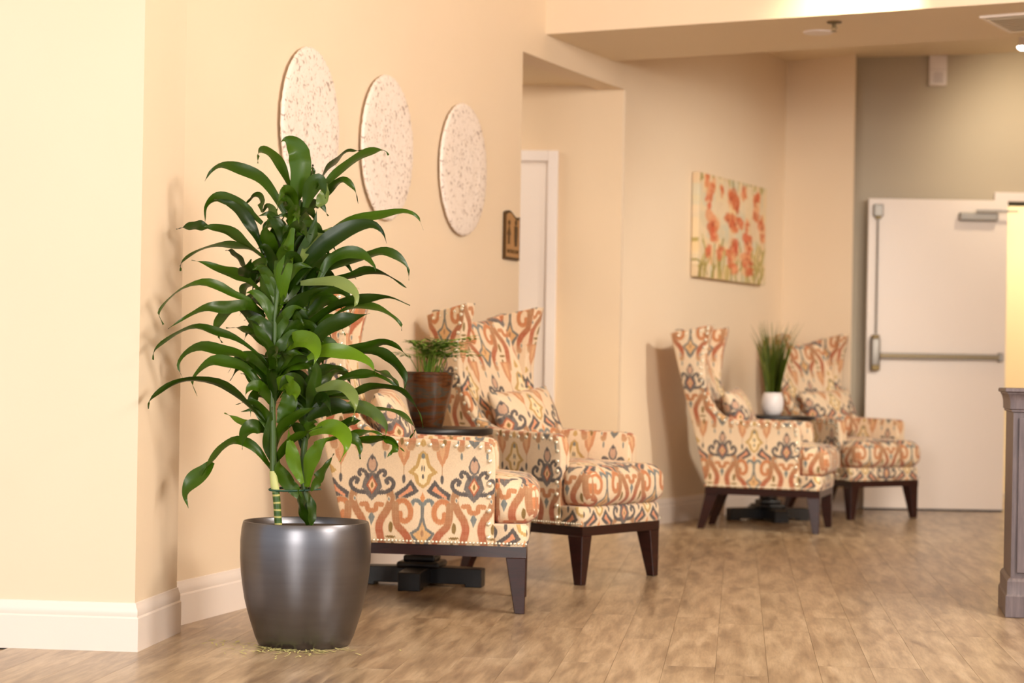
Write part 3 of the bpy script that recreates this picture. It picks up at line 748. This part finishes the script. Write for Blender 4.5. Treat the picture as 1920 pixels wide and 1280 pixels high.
def base_mesh():
    b = bmesh.new(); pts = []
    for s in (1, -1):
        seg = [(-.66, s * (.2005 - .004)), (-.124, s * (.3 - .0186 - .004)), (-.121, s * (hw(-.121, 0) - .0005)), (-.035, s * .2935)]
        for k in range(7): a = k / 6 * PI / 2; seg.append((-.035 + .035 * math.sin(a), s * (.2585 + .035 * math.cos(a))))
        pts += seg if s == 1 else seg[::-1]
    # bowed soft front: two z steps with a bulge
    rings = []
    for z, g in ((.236, 0), (.250, .004), (.28, .006), (.306, .003), (.315, -.008)):
        rings.append([b.verts.new((x + (g if x > -.1 else 0), y * (1 + g * 1.2 if x > -.12 else 1), z)) for x, y in pts])
    n = len(pts); b.faces.new(rings[0][::-1]); b.faces.new(rings[-1])
    for r0, r1 in zip(rings, rings[1:]):
        for i in range(n): b.faces.new((r0[i], r0[(i + 1) % n], r1[(i + 1) % n], r1[i]))
    return b
def leg_mesh(front, s):
    b = bmesh.new(); T_, B_ = .072, .036
    if front: x1, y1 = -.004, s * .292; xb = -.006
    else: x1, y1 = -.655, s * .194; xb = -.70
    d = -1 if front else 1
    top = [(x1, y1), (x1 + d * T_, y1), (x1 + d * T_, y1 - s * T_), (x1, y1 - s * T_)]
    bot = [(xb, y1), (xb + d * B_, y1), (xb + d * B_, y1 - s * B_), (xb, y1 - s * B_)]
    A = [b.verts.new((x, y, .1975)) for x, y in top]; C_ = [b.verts.new((x, y, 0.0)) for x, y in bot]
    b.faces.new(A); b.faces.new(C_[::-1])
    for i in range(4): b.faces.new((A[i], A[(i + 1) % 4], C_[(i + 1) % 4], C_[i]))
    bmesh.ops.recalc_face_normals(b, faces=b.faces[:])
    bmesh.ops.bevel(b, geom=b.edges[:], offset=.0025, segments=1, affect='EDGES'); return b
def rail_mesh():
    b = bmesh.new()
    o_ = [(-.004, .292), (-.657, .194), (-.657, -.194), (-.004, -.292)]; i_ = [(-.034, .262), (-.627, .168), (-.627, -.168), (-.034, -.262)]
    V = {}
    for nm, L_, z in (('ob', o_, .197), ('ot', o_, .2355), ('ib', i_, .197), ('it', i_, .2355)): V[nm] = [b.verts.new((x, y, z)) for x, y in L_]
    for k in range(4):
        l = (k + 1) % 4
        for a, c in (('ob', 'ot'), ('ot', 'it'), ('it', 'ib'), ('ib', 'ob')): b.faces.new((V[a][k], V[a][l], V[c][l], V[c][k]))
    return b
def make_chair(label):
    t = empty('wing_chair', (0, 0, 0), 0, label, 'armchair', 'patterned wing chairs')
    for s in (-1, 1):
        o = obj('winged_arm', side_mesh(s), M['fabric'], t, smooth=50); fabric_uv(o, 'wing')
        obj('nailhead_trim', nails_mesh(s), M['nail'], o, 'stuff', smooth=60)
    o = obj('backrest', back_mesh(), M['fabric'], t, smooth=50); fabric_uv(o, 'front', z0=.36, w0=.1825)
    o = obj('seat_base', base_mesh(), M['fabric'], t, smooth=45); fabric_uv(o, 'auto', z0=.28)
    o = obj('seat_cushion', cushion_mesh(), M['fabric'], t, smooth=180); fabric_uv(o, 'auto', z0=.50, u0=.45)
    obj('seat_rail', rail_mesh(), M['wood'], t, smooth=20)
    for fr_ in (True, False):
        for s in (-1, 1): obj('leg', leg_mesh(fr_, s), M['wood'], t, smooth=20)
    return t
def pillow_mesh():
    b = bmesh.new()
    def warp(p, co):
        e = (1 - min(1, abs(p.y)) ** 2.5) ** .5 * (1 - min(1, abs(p.z)) ** 2.5) ** .5
        return Vector((p.x * (.006 + .062 * e), p.y * (.215 - .012 * (1 - p.z ** 2) * abs(p.y)), p.z * (.160 - .010 * (1 - p.y ** 2) * abs(p.z))))
    roundbox(b, (.06, .2, .145), .02, (4, 20, 16), warp); bmesh.ops.remove_doubles(b, verts=b.verts[:], dist=.0004); return b
poses = [((.070, 7.42), 1, 'nearest patterned wing chair, partly hidden behind the tall potted plant'),
         ((.468, 8.365), 36, 'patterned wing chair standing just left of the wall opening, behind the nearest chair'),
         ((1.775, 11.34), 16, 'patterned wing chair below the flower painting, seen from its side'),
         ((2.298, 12.40), 54, 'farthest patterned wing chair, beside the white exit door and facing forward')]
plabels = ['patterned throw pillow on the nearest wing chair, mostly behind leaves', 'patterned throw pillow leaning in the wing chair left of the wall opening',
           'patterned throw pillow in the wing chair below the flower painting', 'patterned throw pillow in the farthest wing chair by the exit door']
chair0 = None; pil0 = None
for k, ((x, y), deg, lab) in enumerate(poses):
    if chair0 is None: chair0 = ch = make_chair(lab)
    else: ch = copy_tree(chair0); ch['label'] = lab
    ch.location = (x, y, 0); ch.rotation_euler = (0, 0, -math.radians(deg))
    if pil0 is None:
        pil0 = pl = obj('throw_pillow', pillow_mesh(), M['fabric'], smooth=180); fabric_uv(pl, 'front', z0=.0, w0=.19)
        tag(pl, plabels[k], 'pillow', 'patterned throw pillows on the wing chairs')
    else: pl = copy_tree(pil0); pl['label'] = plabels[k]
    R = Matrix.Rotation(-math.radians(deg), 4, 'Z')
    pl.matrix_world = Matrix.Translation((x, y, 0)) @ R @ Matrix.Translation((-.497, .02, .632)) @ Matrix.Rotation(math.radians(-22), 4, 'Y') @ Matrix.Rotation(math.radians(4), 4, 'X')

# ------------------------------------------------------------------ tables between the chairs
def make_table(label):
    t = empty('pedestal_table', (0, 0, 0), 0, label, 'side table', 'round black side tables between the chairs')
    b = bmesh.new(); lathe(b, [(0, .655), (.27, .655), (.298, .662), (.30, .668), (.30, .680), (.295, .687), (.0, .688)], 56); obj('table_top', b, M['black'], t, smooth=40)
    b = bmesh.new(); lathe(b, [(.055, .13), (.06, .15), (.04, .18), (.033, .24), (.045, .33), (.048, .40), (.034, .48), (.03, .56), (.055, .62), (.12, .655), (0, .656)], 32); obj('pedestal', b, M['black'], t, smooth=45)
    b = bmesh.new(); box(b, (-.095, -.095, .078), (.095, .095, .108), .012, 3); box(b, (-.07, -.07, .105), (.07, .07, .135), .01, 3); obj('plinth_block', b, M['black'], t, smooth=40)
    for k in range(4):
        b = bmesh.new()
        pts = [(.02, .012), (.20, .012), (.20, .0), (.272, .0), (.272, .078), (.25, .080), (.02, .086)]
        A = [b.verts.new((x, -.048, z)) for x, z in pts]; B = [b.verts.new((x, .048, z)) for x, z in pts]
        b.faces.new(A); b.faces.new(B[::-1])
        for i in range(len(pts)): b.faces.new((A[i], A[(i + 1) % 7], B[(i + 1) % 7], B[i]))
        bmesh.ops.recalc_face_normals(b, faces=b.faces[:]); bmesh.ops.bevel(b, geom=b.edges[:], offset=.003, segments=1, affect='EDGES')
        o = obj('foot', b, M['black'], t, smooth=30); o.rotation_euler = (0, 0, k * PI / 2)
    return t
tb = make_table('round black pedestal table between the two nearer chairs, holding the brown pot')
tb.scale = (.913,) * 3; tb.location = (-.345, 8.06, 0); tb.rotation_euler = (0, 0, math.radians(-9))
tb2 = copy_tree(tb); tb2['label'] = 'round black pedestal table between the two far chairs, holding the white pot of grass'
tb2.location = (1.545, 12.12, 0); tb2.rotation_euler = (0, 0, math.radians(12))

# fern in a brown glazed pot
PT = Vector((-.333, 8.06, .6285))
f = empty('potted_fern', PT, 0, 'leafy green fern in a shiny brown glazed pot on the near table', 'potted plant'); f.scale = (.913,) * 3
b = bmesh.new(); lathe(b, [(0, 0), (.062, 0), (.066, .006), (.080, .06), (.098, .13), (.110, .20), (.113, .226), (.117, .228), (.118, .238), (.112, .240), (.106, .232), (.100, .20), (0, .20)], 56); obj('pot', b, M['glaze'], f, smooth=50)
b = bmesh.new(); lathe(b, [(.104, .205), (.05, .213), (0, .216)], 24); obj('soil', b, M['soil'], f, smooth=60)
r = random.Random(21)
for k in range(42):
    az = r.uniform(0, 2 * PI); up = r.uniform(.11, .20); rad = r.uniform(.05, .22)
    base = Vector((math.cos(az) * .03 * r.random() + r.uniform(-.03, .03), math.sin(az) * .03, .21))
    mid = base + Vector((math.cos(az) * rad * .35, math.sin(az) * rad * .35, up * .85)); tip = base + Vector((math.cos(az) * rad, math.sin(az) * rad, up * r.uniform(.75, 1.05)))
    pts = spline([base, base.lerp(mid, .5) + Vector((0, 0, .02)), mid, tip], 16)
    b = bmesh.new(); tube(b, pts, [.0022 * (1 - .6 * i / 15) for i in range(16)], 5)
    for i in range(7, 16):
        t_ = (pts[min(i + 1, 15)] - pts[i - 1]).normalized(); sd = t_.cross(Vector((0, 0, 1))).normalized(); Ln = .044 * math.sin(PI * (i - 5) / 12) + .012
        for s in (-1, 1):
            dr = (sd * s + t_ * .5 + Vector((0, 0, r.uniform(-.35, .1)))).normalized(); wv_ = dr.cross(Vector((0, 0, 1))).normalized() * .008
            p0 = pts[i]; a1 = b.verts.new(p0); a2 = b.verts.new(p0 + dr * Ln * .5 + wv_); a3 = b.verts.new(p0 + dr * Ln); a4 = b.verts.new(p0 + dr * Ln * .5 - wv_)
            b.faces.new((a1, a2, a3, a4))
    obj('frond', b, M['fern'], f)
# grass in a white pot
f = empty('potted_grass', (1.560, 12.12, .6285), 0, 'tall green ornamental grass in a round white pot on the far table', 'potted plant'); f.scale = (.96,) * 3
b = bmesh.new(); lathe(b, [(0, 0), (.040, 0), (.052, .006), (.066, .04), (.070, .075), (.066, .11), (.056, .138), (.052, .140), (.050, .134), (.058, .11), (0, .11)], 48); obj('pot', b, M['pot_white'], f, smooth=60)
b = bmesh.new(); lathe(b, [(.057, .112), (0, .118)], 20); obj('soil', b, M['soil'], f)
for k in range(210):
    az = r.uniform(0, 2 * PI); Ln = r.uniform(.24, .50) if k % 4 else r.uniform(.12, .25); sp_ = r.uniform(.01, .11) * (Ln / .45)
    p0 = Vector((math.cos(az) * .04 * r.random(), math.sin(az) * .04 * r.random(), .11)); d = Vector((math.cos(az), math.sin(az), 0))
    pts = [p0, p0 + d * sp_ * .35 + Vector((0, 0, Ln * .4)), p0 + d * sp_ * .8 + Vector((0, 0, Ln * .75)), p0 + d * sp_ * 1.45 + Vector((0, 0, Ln * (.97 if r.random() < .8 else .8)))]
    sd = Vector((-math.sin(az + 1.0), math.cos(az + 1.0), 0)); b = bmesh.new(); prev = None
    for i, p in enumerate(pts):
        w_ = (.0044, .0040, .0026, .0003)[i]; cur = (b.verts.new(p - sd * w_), b.verts.new(p + sd * w_))
        if prev: b.faces.new((prev[0], prev[1], cur[1], cur[0]))
        prev = cur
    obj('grass_blade', b, M['grass'], f)

# ------------------------------------------------------------------ cabinet at the right edge
f = empty('console_cabinet', (1.790, 7.28, 0), 0, 'dark purplish grey wooden cabinet with moulded top at the right edge', 'cabinet'); f.scale = (.897,) * 3; f.rotation_euler = (0, 0, -math.radians(10))
Wc, Dc = 1.25, .46
def moulded(prof, name, flip=1):
    """profile of (overhang, z) wrapped round the cabinet"""
    b = bmesh.new(); rings = [[b.verts.new(p) for p in ((-o_, -o_, z), (Wc + o_, -o_, z), (Wc + o_, Dc, z), (-o_, Dc, z))] for o_, z in prof]
    b.faces.new(rings[0][::-1]); b.faces.new(rings[-1])
    for a, c_ in zip(rings, rings[1:]):
        for i in range(4): b.faces.new((a[i], a[(i + 1) % 4], c_[(i + 1) % 4], c_[i]))
    return obj(name, b, M['cabinet'], f, smooth=30)
moulded([(-.016, .14), (-.016, .86)], 'body')
moulded([(.000, .0), (.004, .004), (.004, .086), (0, .092), (-.002, .098), (-.002, .145), (-.008, .155), (-.014, .160)], 'plinth')
moulded([(-.014, .822), (-.008, .826), (-.008, .832), (-.003, .836), (-.002, .87), (.004, .892), (.008, .896), (.009, .902)], 'cornice')
moulded([(.012, .902), (.018, .906), (.018, .916), (.014, .920)], 'cabinet_top')
for k in range(2):
    b = bmesh.new(); x0 = .038 + k * .585
    for (a0, a1, c0, c1) in ((x0, x0 + .055, .18, .80), (x0 + .515, x0 + .57, .18, .80), (x0 + .055, x0 + .515, .745, .80), (x0 + .055, x0 + .515, .18, .235)): box(b, (a0, .005, c0), (a1, .018, c1), .002)
    box(b, (x0 + .05, .012, .23), (x0 + .52, .017, .75)); d_ = obj('door', b, M['cabinet'], f)
    b = bmesh.new(); kx = x0 + (.54 if k == 0 else .03); box(b, (kx - .008, -.012, .49), (kx + .008, .006, .506), .003); obj('knob', b, M['brass'], d_)

# ------------------------------------------------------------------ the tall dracaena in its pewter planter
PC = Vector((-.626, 6.243, 0))
pl = empty('potted_dracaena', PC, 0, 'tall leafy dracaena in a round brushed pewter grey planter by the cream wall', 'potted plant')
KR, KZ = .9, .887
b = bmesh.new(); lathe(b, [(r_ * KR, z_ * KZ) for r_, z_ in [(0, .0), (.145, .0), (.156, .004), (.168, .03), (.184, .08), (.196, .12), (.206, .16), (.214, .21), (.219, .25), (.2225, .30), (.223, .36), (.219, .405), (.2145, .424), (.2125, .428), (.209, .4285), (.206, .425), (.204, .40), (0, .395)]], 96)
plo = obj('planter', b, M['pewter'], pl, smooth=50)
b = bmesh.new(); lathe(b, [(.204 * KR, .405 * KZ), (.15 * KR, .409 * KZ), (.07 * KR, .412 * KZ), (0, .414 * KZ)], 32); obj('soil', b, M['soil'], pl, smooth=60)
YP = 6.243
def A1(x, y): return (250 + x / 3.2, 250 + y / 3.2)
def A2(x, y): return (250 + x / 3.2, 600 + y / 3.2)
# each stem: traced points (crop 2 or 1 frame), depth offset
def local(px, py, dy): return at(px, py, YP + dy) - PC
stem1 = [local(*A2(868, 1250), -.02), local(*A2(855, 1060), -.02), local(*A2(838, 930), -.02), local(*A2(835, 700), -.02), local(*A2(830, 400), -.02), local(*A2(845, 100), -.02), local(*A1(850, 1050), -.02), local(*A1(890, 800), -.01), local(*A1(960, 560), 0), local(*A1(1000, 400), 0)]
stem2 = [local(*A2(1060, 1250), .03), local(*A2(1035, 1080), .03), local(*A2(1012, 900), .03), local(*A2(1030, 700), .03), local(*A2(1070, 450), .03), local(*A2(1060, 200), .04), local(*A1(1030, 1150), .04), local(*A1(1010, 850), .04), local(*A1(1060, 600), .04)]
s1 = spline(stem1, 60); s2 = spline(stem2, 60)
b = bmesh.new(); tube(b, s1[:9], [.0118] * 9, 12); obj('stem', b, M['stem'], pl, smooth=60)
b = bmesh.new(); tube(b, s1[8:15], [.0118, .0128, .0132, .0130, .0126, .0124, .0124], 12); obj('stem', b, M['stem_pale'], pl, smooth=60)
b = bmesh.new(); tube(b, s1[14:], [.0110 * (1 - .6 * i / 45) for i in range(len(s1) - 14)], 12); obj('stem', b, M['stem_green'], pl, smooth=60)
b = bmesh.new(); tube(b, s2, [.0120 * (1 - .5 * i / 59) for i in range(60)], 12); obj('stem', b, M['stem_green'], pl, smooth=60)
b = bmesh.new()
ta, tb_ = local(*A2(845, 1010), -.02), local(*A2(1030, 1018), .03); mid = (ta + tb_) / 2; hx = (tb_ - ta).xy.length / 2 + .018
ring = [mid + (Vector((tb_.x - ta.x, tb_.y - ta.y, 0)).normalized() * hx * math.cos(t_ / 28 * 2 * PI) + Vector((0, .020, .004)) * math.sin(t_ / 28 * 2 * PI)) for t_ in range(29)]
tube(b, ring, .0032, 8); tube(b, [tb_ + Vector((.0, -.02, 0)), tb_ + Vector((.05, -.02, .004))], .0026, 6)
obj('plant_tie', b, mat('dark_green_tie', (26, 70, 48), .5), pl, smooth=60)

LV = [  # frame, points, width in frame px, depth of tip, tone
 (1, [(958, 440), (985, 330), (1005, 210), (985, 110), (945, 55), (905, 38), (873, 62)], 132, -.03, 0),
 (1, [(940, 330), (890, 215), (835, 135), (775, 100), (748, 120), (745, 180)], 62, .06, 0),
 (1, [(905, 480), (830, 350), (750, 262), (630, 212), (530, 192), (465, 225), (426, 288)], 74, .03, 0),
 (1, [(1110, 290), (1190, 190), (1280, 112), (1372, 102)], 36, .12, 0),
 (1, [(1130, 330), (1220, 235), (1340, 150), (1440, 106), (1500, 104), (1528, 130)], 62, .04, 0),
 (1, [(1030, 445), (1055, 350), (1100, 290), (1140, 330), (1150, 390)], 100, -.05, 0),
 (1, [(1100, 450), (1150, 370), (1205, 308), (1265, 285), (1325, 340), (1344, 422)], 58, .05, 0),
 (1, [(1100, 440), (1145, 370), (1160, 290)], 70, .0, 1), (1, [(1050, 300), (1070, 240), (1074, 186)], 34, .05, 0),
 (1, [(770, 540), (660, 440), (570, 398), (490, 388), (432, 440), (429, 528)], 74, .05, 0),
 (1, [(775, 720), (720, 590), (640, 475), (555, 412), (480, 395)], 64, -.05, 0),
 (1, [(770, 470), (765, 400), (720, 380), (664, 432)], 42, .08, 0), (1, [(880, 560), (840, 500), (800, 440), (770, 480)], 62, .05, 1),
 (1, [(775, 745), (660, 650), (560, 585), (460, 562), (400, 562)], 58, 0, 0), (1, [(450, 562), (390, 556), (320, 562), (254, 573)], 66, .0, 0),
 (1, [(765, 735), (700, 695), (620, 678), (540, 672), (430, 690), (340, 730), (285, 780), (280, 826)], 40, .06, 0),
 (1, [(760, 950), (680, 880), (610, 845), (530, 820), (430, 780), (345, 760)], 66, -.05, 0),
 (1, [(700, 840), (640, 770), (590, 715), (550, 700)], 36, .08, 0), (1, [(690, 892), (682, 830), (705, 752)], 112, -.10, 0),
 (1, [(866, 1050), (872, 930), (890, 790), (940, 620), (985, 430)], 122, -.06, 2), (1, [(850, 770), (815, 680), (790, 590), (805, 515)], 104, -.05, 0),
 (1, [(960, 900), (1030, 760), (1070, 620), (1100, 440)], 120, .0, 0), (1, [(880, 760), (840, 620), (900, 500)], 90, .04, 0),
 (1, [(1050, 700), (1160, 600), (1290, 525), (1460, 495), (1610, 467), (1700, 500), (1736, 580)], 46, .10, 0),
 (1, [(880, 1010), (960, 870), (1070, 740), (1180, 640), (1300, 570), (1420, 545), (1490, 590), (1517, 660)], 108, -.05, 0),
 (1, [(1000, 780), (1060, 660), (1130, 600), (1190, 562)], 74, .03, 1),
 (1, [(1110, 880), (1170, 770), (1270, 718), (1370, 728), (1435, 790), (1452, 826)], 78, -.03, 0),
 (1, [(1040, 890), (1200, 800), (1400, 735), (1500, 712), (1590, 745), (1645, 810), (1650, 882)], 56, .06, 0),
 (1, [(1060, 940), (1200, 880), (1310, 855), (1400, 825), (1500, 845), (1580, 890), (1637, 926)], 46, .04, 0),
 (1, [(1000, 900), (1110, 890), (1230, 895), (1320, 955), (1330, 1020), (1292, 1078)], 68, -.08, 1),
 (1, [(860, 1140), (960, 1040), (1070, 960), (1200, 915)], 84, -.06, 0), (1, [(840, 1130), (800, 980), (790, 830), (800, 750)], 92, -.03, 0),
 (1, [(790, 1100), (700, 1010), (600, 965), (500, 915), (400, 902), (280, 940), (185, 1020), (150, 1085), (176, 1147)], 44, -.02, 0),
 (1, [(780, 1080), (680, 1030), (560, 1045), (440, 1050), (330, 1092), (204, 1174)], 74, -.08, 0),
 (1, [(830, 1270), (750, 1150), (660, 1060), (560, 1010)], 92, .02, 0), (1, [(700, 1030), (600, 1040), (525, 1110), (500, 1190), (530, 1256)], 72, -.1, 0),
 (1, [(650, 990), (680, 915), (765, 880)], 52, .06, 0), (1, [(800, 1290), (730, 1215), (650, 1172), (552, 1165)], 46, .08, 0),
 (2, [(805, 280), (710, 180), (600, 105), (490, 72), (380, 45), (280, 70), (180, 130), (125, 185), (115, 238)], 36, 0, 0),
 (2, [(805, 380), (730, 280), (630, 205), (520, 182), (405, 160), (310, 200), (265, 270), (292, 348)], 60, -.04, 0),
 (2, [(815, 470), (745, 380), (660, 285), (560, 252), (470, 248), (390, 305), (350, 370), (379, 456)], 66, -.08, 0),
 (2, [(810, 640), (705, 530), (610, 440), (500, 378), (350, 358), (230, 382), (140, 440), (92, 490), (88, 532)], 42, .02, 0),
 (2, [(815, 500), (760, 445), (705, 480), (700, 578)], 68, -.05, 0), (2, [(800, 660), (710, 645), (630, 605), (543, 556)], 62, .04, 2),
 (2, [(810, 660), (720, 640), (660, 690), (650, 776)], 92, -.10, 0),
 (2, [(830, 900), (730, 770), (620, 725), (530, 765), (465, 845), (425, 905), (400, 935)], 54, -.05, 0), (2, [(470, 850), (425, 905), (355, 965), (308, 1045), (328, 1128)], 100, -.06, 0),
 (2, [(850, 880), (820, 760), (815, 640), (830, 520)], 84, -.04, 0), (2, [(835, 440), (760, 420), (690, 330), (640, 320)], 60, .08, 0),
 (1, [(950, 1260), (1080, 1125), (1230, 1030), (1400, 992), (1530, 983), (1657, 1032)], 52, -.02, 0),
 (1, [(1060, 1240), (1180, 1110), (1320, 1042), (1450, 1045), (1540, 1092), (1600, 1145), (1605, 1182)], 38, .06, 0),
 (1, [(1060, 1330), (1130, 1190), (1240, 1128), (1330, 1102), (1418, 1078)], 98, -.06, 0), (2, [(900, 200), (1000, 130), (1130, 60), (1240, -10)], 70, .02, 0),
 (2, [(880, 190), (970, 118), (1060, 130), (1095, 200), (1074, 284)], 108, -.14, 2), (2, [(830, 400), (900, 385), (975, 430), (968, 504)], 108, -.14, 2),
 (2, [(1040, 230), (1140, 185), (1290, 200), (1410, 255), (1452, 324)], 88, -.08, 2), (2, [(1060, 260), (1230, 195), (1380, 172), (1490, 135), (1580, 160), (1643, 218)], 60, .04, 0),
 (2, [(1200, 210), (1430, 188), (1530, 225), (1600, 300), (1630, 360), (1622, 414)], 64, 0, 0), (2, [(1120, 430), (1260, 350), (1400, 325), (1500, 350), (1625, 425)], 50, -.03, 0),
 (2, [(1100, 470), (1320, 438), (1420, 400), (1560, 412), (1640, 455), (1710, 550), (1734, 648)], 44, -.04, 0), (2, [(1440, 300), (1530, 340), (1610, 415)], 34, .0, 1),
 (2, [(1090, 420), (1220, 390), (1300, 440), (1325, 520), (1310, 606)], 72, -.12, 1), (2, [(1040, 600), (1140, 530), (1260, 520), (1350, 560)], 104, -.02, 0),
 (2, [(1150, 570), (1310, 518), (1430, 550), (1510, 630), (1508, 704)], 76, -.08, 1), (2, [(1250, 560), (1450, 535), (1570, 555), (1650, 605), (1688, 660), (1655, 706)], 28, .06, 0),
 (2, [(1050, 680), (1170, 640), (1250, 680), (1272, 760), (1234, 852)], 100, -.13, 2), (2, [(1150, 720), (1310, 690), (1420, 672), (1510, 692)], 36, .02, 0),
 (2, [(1250, 720), (1380, 724), (1500, 712), (1570, 740), (1622, 790)], 42, -.05, 0), (2, [(1230, 690), (1310, 710), (1350, 760), (1358, 834)], 62, -.02, 0),
 (2, [(1480, 700), (1560, 760), (1520, 824)], 30, -.08, 0), (2, [(1200, 680), (1290, 615), (1378, 598)], 54, .05, 0),
 (2, [(1035, 1000), (1055, 850), (1120, 745), (1210, 688)], 92, -.05, 2), (2, [(1010, 980), (965, 860), (940, 750), (925, 640)], 82, -.03, 2),
 (2, [(1030, 1100), (930, 980), (870, 890), (880, 820)], 84, -.05, 0), (2, [(1060, 1020), (1130, 920), (1200, 800)], 54, .06, 0),
 (2, [(1040, 1230), (1000, 1120), (985, 1010)], 60, -.03, 0), (2, [(1060, 1240), (1065, 1130), (1050, 1010)], 50, .0, 0),
 (2, [(1050, 560), (1075, 430), (1100, 310), (1070, 200)], 84, -.04, 0), (2, [(870, 620), (930, 480), (900, 330)], 100, 0, 0), (2, [(850, 760), (900, 640), (1000, 560), (1120, 510)], 60, -.06, 0),
 (2, [(850, 860), (920, 750), (1020, 680), (1130, 640)], 50, -.08, 0), (2, [(870, 340), (920, 220), (940, 100), (900, 10)], 80, -.02, 0),
 (1, [(930, 1180), (960, 1060), (1050, 960)], 90, .05, 0), (1, [(900, 1010), (960, 880), (930, 740)], 90, .05, 0), (1, [(1010, 1040), (1090, 990), (1200, 1000), (1270, 1060)], 60, .08, 0),
 (2, [(860, 300), (820, 180), (740, 60), (680, -20)], 66, -.06, 0), (2, [(1000, 420), (1100, 320), (1200, 290), (1290, 300)], 60, .08, 0), (2, [(1040, 500), (960, 420), (900, 380)], 70, .06, 0),
]
rl = random.Random(9)
def leaf(P3, width, app, tone, parent):
    n = 22; c = spline(P3, n); b = bmesh.new(); uvl = b.loops.layers.uv.new('UVMap'); cols = []
    app = min(app, width * .98); ca = app / width; sa = math.sqrt(max(0, 1 - ca * ca)) * rl.choice((-1, 1, 1))
    fold = .22; prev_n = None; rows = []; wob = rl.uniform(0, 6); tw = rl.uniform(-.9, .9)
    for i, p in enumerate(c):
        t = i / (n - 1); tg = (c[min(i + 1, n - 1)] - c[max(i - 1, 0)]).normalized()
        inpl = Vector((tg.z, 0, -tg.x))
        if inpl.length < .15: inpl = prev_n or Vector((1, 0, 0))
        inpl.normalize()
        if prev_n and inpl.dot(prev_n) < 0: inpl = -inpl
        prev_n = inpl
        wd_ = (inpl * ca + Vector((0, sa, 0))).normalized(); wd_ = (wd_ - tg * wd_.dot(tg)).normalized()
        wd_ = Matrix.Rotation(tw * (t - .35), 3, tg) @ wd_
        up = wd_.cross(tg).normalized()
        if up.z < 0: up = -up
        prof = max(.02, (math.sin(PI * min(1, t ** .8)) ** .62) if t > .5 else .34 + .66 * math.sin(PI / 2 * min(1, t / .4)) ** 1.3)
        if t > .4: prof = max(.012, .5 + .5 * math.cos(PI * ((t - .4) / .6) ** 1.12))
        w_ = width / 2 * prof; row = []
        for k, q in enumerate((-1, -.5, 0, .5, 1)):
            wave = math.sin(t * 15 + wob + q * 1.3) * .0034 * abs(q)
            row.append((b.verts.new(p + wd_ * w_ * q + up * (abs(q) * w_ * fold + wave)), (k / 4, t)))
        rows.append(row)
    for r0, r1 in zip(rows, rows[1:]):
        for k in range(4):
            fc = b.faces.new((r0[k][0], r0[k + 1][0], r1[k + 1][0], r1[k][0]))
            for lp, uvc in zip(fc.loops, (r0[k][1], r0[k + 1][1], r1[k + 1][1], r1[k][1])): lp[uvl].uv = uvc
    me = bpy.data.meshes.new('leaf'); b.to_mesh(me); b.free(); me.polygons.foreach_set('use_smooth', [True] * len(me.polygons))
    return link('leaf', me, M['leaf'] if tone == 0 else M['leaf_pale'] if tone == 1 else M['leaf_mid'], parent)
M['leaf_mid'] = leafmat('light_dracaena_leaf', (50, 86, 6), (96, 128, 20))
for fr_, pts, w_, dz, tone in LV:
    A = A1 if fr_ == 1 else A2
    if min(x for x, y in pts) < 215 and pts[-1][0] < 600: dz = -.30        # keeps the long left leaves clear of the wall corner
    d0 = rl.uniform(-.02, .02); n = len(pts) - 1
    P3 = [local(*A(x, y), d0 + (dz - d0) * (i / n) ** .8 + (-.02 if fr_ and tone == 2 else 0)) for i, (x, y) in enumerate(pts)]
    app = w_ / 3.2 * YP / F
    leaf(P3, max(.040, app * 1.04) if app > .026 else .036, app * .98, tone, pl)
# filler leaves close to the stems, most of them behind
for k in range(84):
    st = s1 if k % 2 else s2; i = rl.randint(24, 56); p0 = st[i]; az = rl.uniform(0, PI) if k % 3 else rl.uniform(0, 2 * PI)
    Ln = rl.uniform(.11, .21); d = Vector((math.cos(az) * .8, math.sin(az), 0))
    P3 = [p0, p0 + d * Ln * .35 + Vector((0, 0, Ln * .35)), p0 + d * Ln * .75 + Vector((0, 0, Ln * .38)), p0 + d * Ln + Vector((0, 0, Ln * .12))]
    leaf(P3, .042, .036, 0, pl)
for k in range(26):      # young leaves clasping the stems in front
    st = s1 if k % 3 else s2; p0 = st[rl.randint(16, 54)]; az = rl.uniform(-PI * .95, -PI * .05); Ln = rl.uniform(.09, .16)
    d = Vector((math.cos(az), math.sin(az) * .7, 0))
    P3 = [p0, p0 + d * Ln * .16 + Vector((0, 0, Ln * .5)), p0 + d * Ln * .5 + Vector((0, 0, Ln * .85)), p0 + d * Ln * .9 + Vector((0, 0, Ln * .8))]
    leaf(P3, .036, .034, 0, pl)
# clippings swept round the foot of the planter
b = bmesh.new(); rc = random.Random(4)
for k in range(170):
    a = rc.gauss(-PI / 2 - .25, .62); rr = .152 + abs(rc.gauss(0, .045)) * (1 if k % 3 else .2) + (.12 * rc.random() if k % 5 == 0 else 0)
    if k % 9 == 0: a = PI + rc.uniform(-.2, .6); rr = rc.uniform(.20, .34)
    x, y = PC.x + rr * math.cos(a), PC.y + rr * math.sin(a); th = rc.uniform(0, PI); l_, w_ = rc.uniform(.004, .018), rc.uniform(.001, .0028)
    dx, dy = math.cos(th), math.sin(th); z = rc.uniform(.0008, .004)
    q = [b.verts.new((x + dx * l_ * s - dy * w_ * t_, y + dy * l_ * s + dx * w_ * t_, z + (.002 if s > 0 else 0))) for s, t_ in ((-1, -1), (1, -1), (1, 1), (-1, 1))]
    b.faces.new(q)
o = obj('leaf_clippings', b, mat('dry_clippings', (200, 194, 128), .8)); o['kind'] = 'stuff'; tag(o, 'scattered yellow green leaf clippings on the floor round the planter foot', 'plant debris')
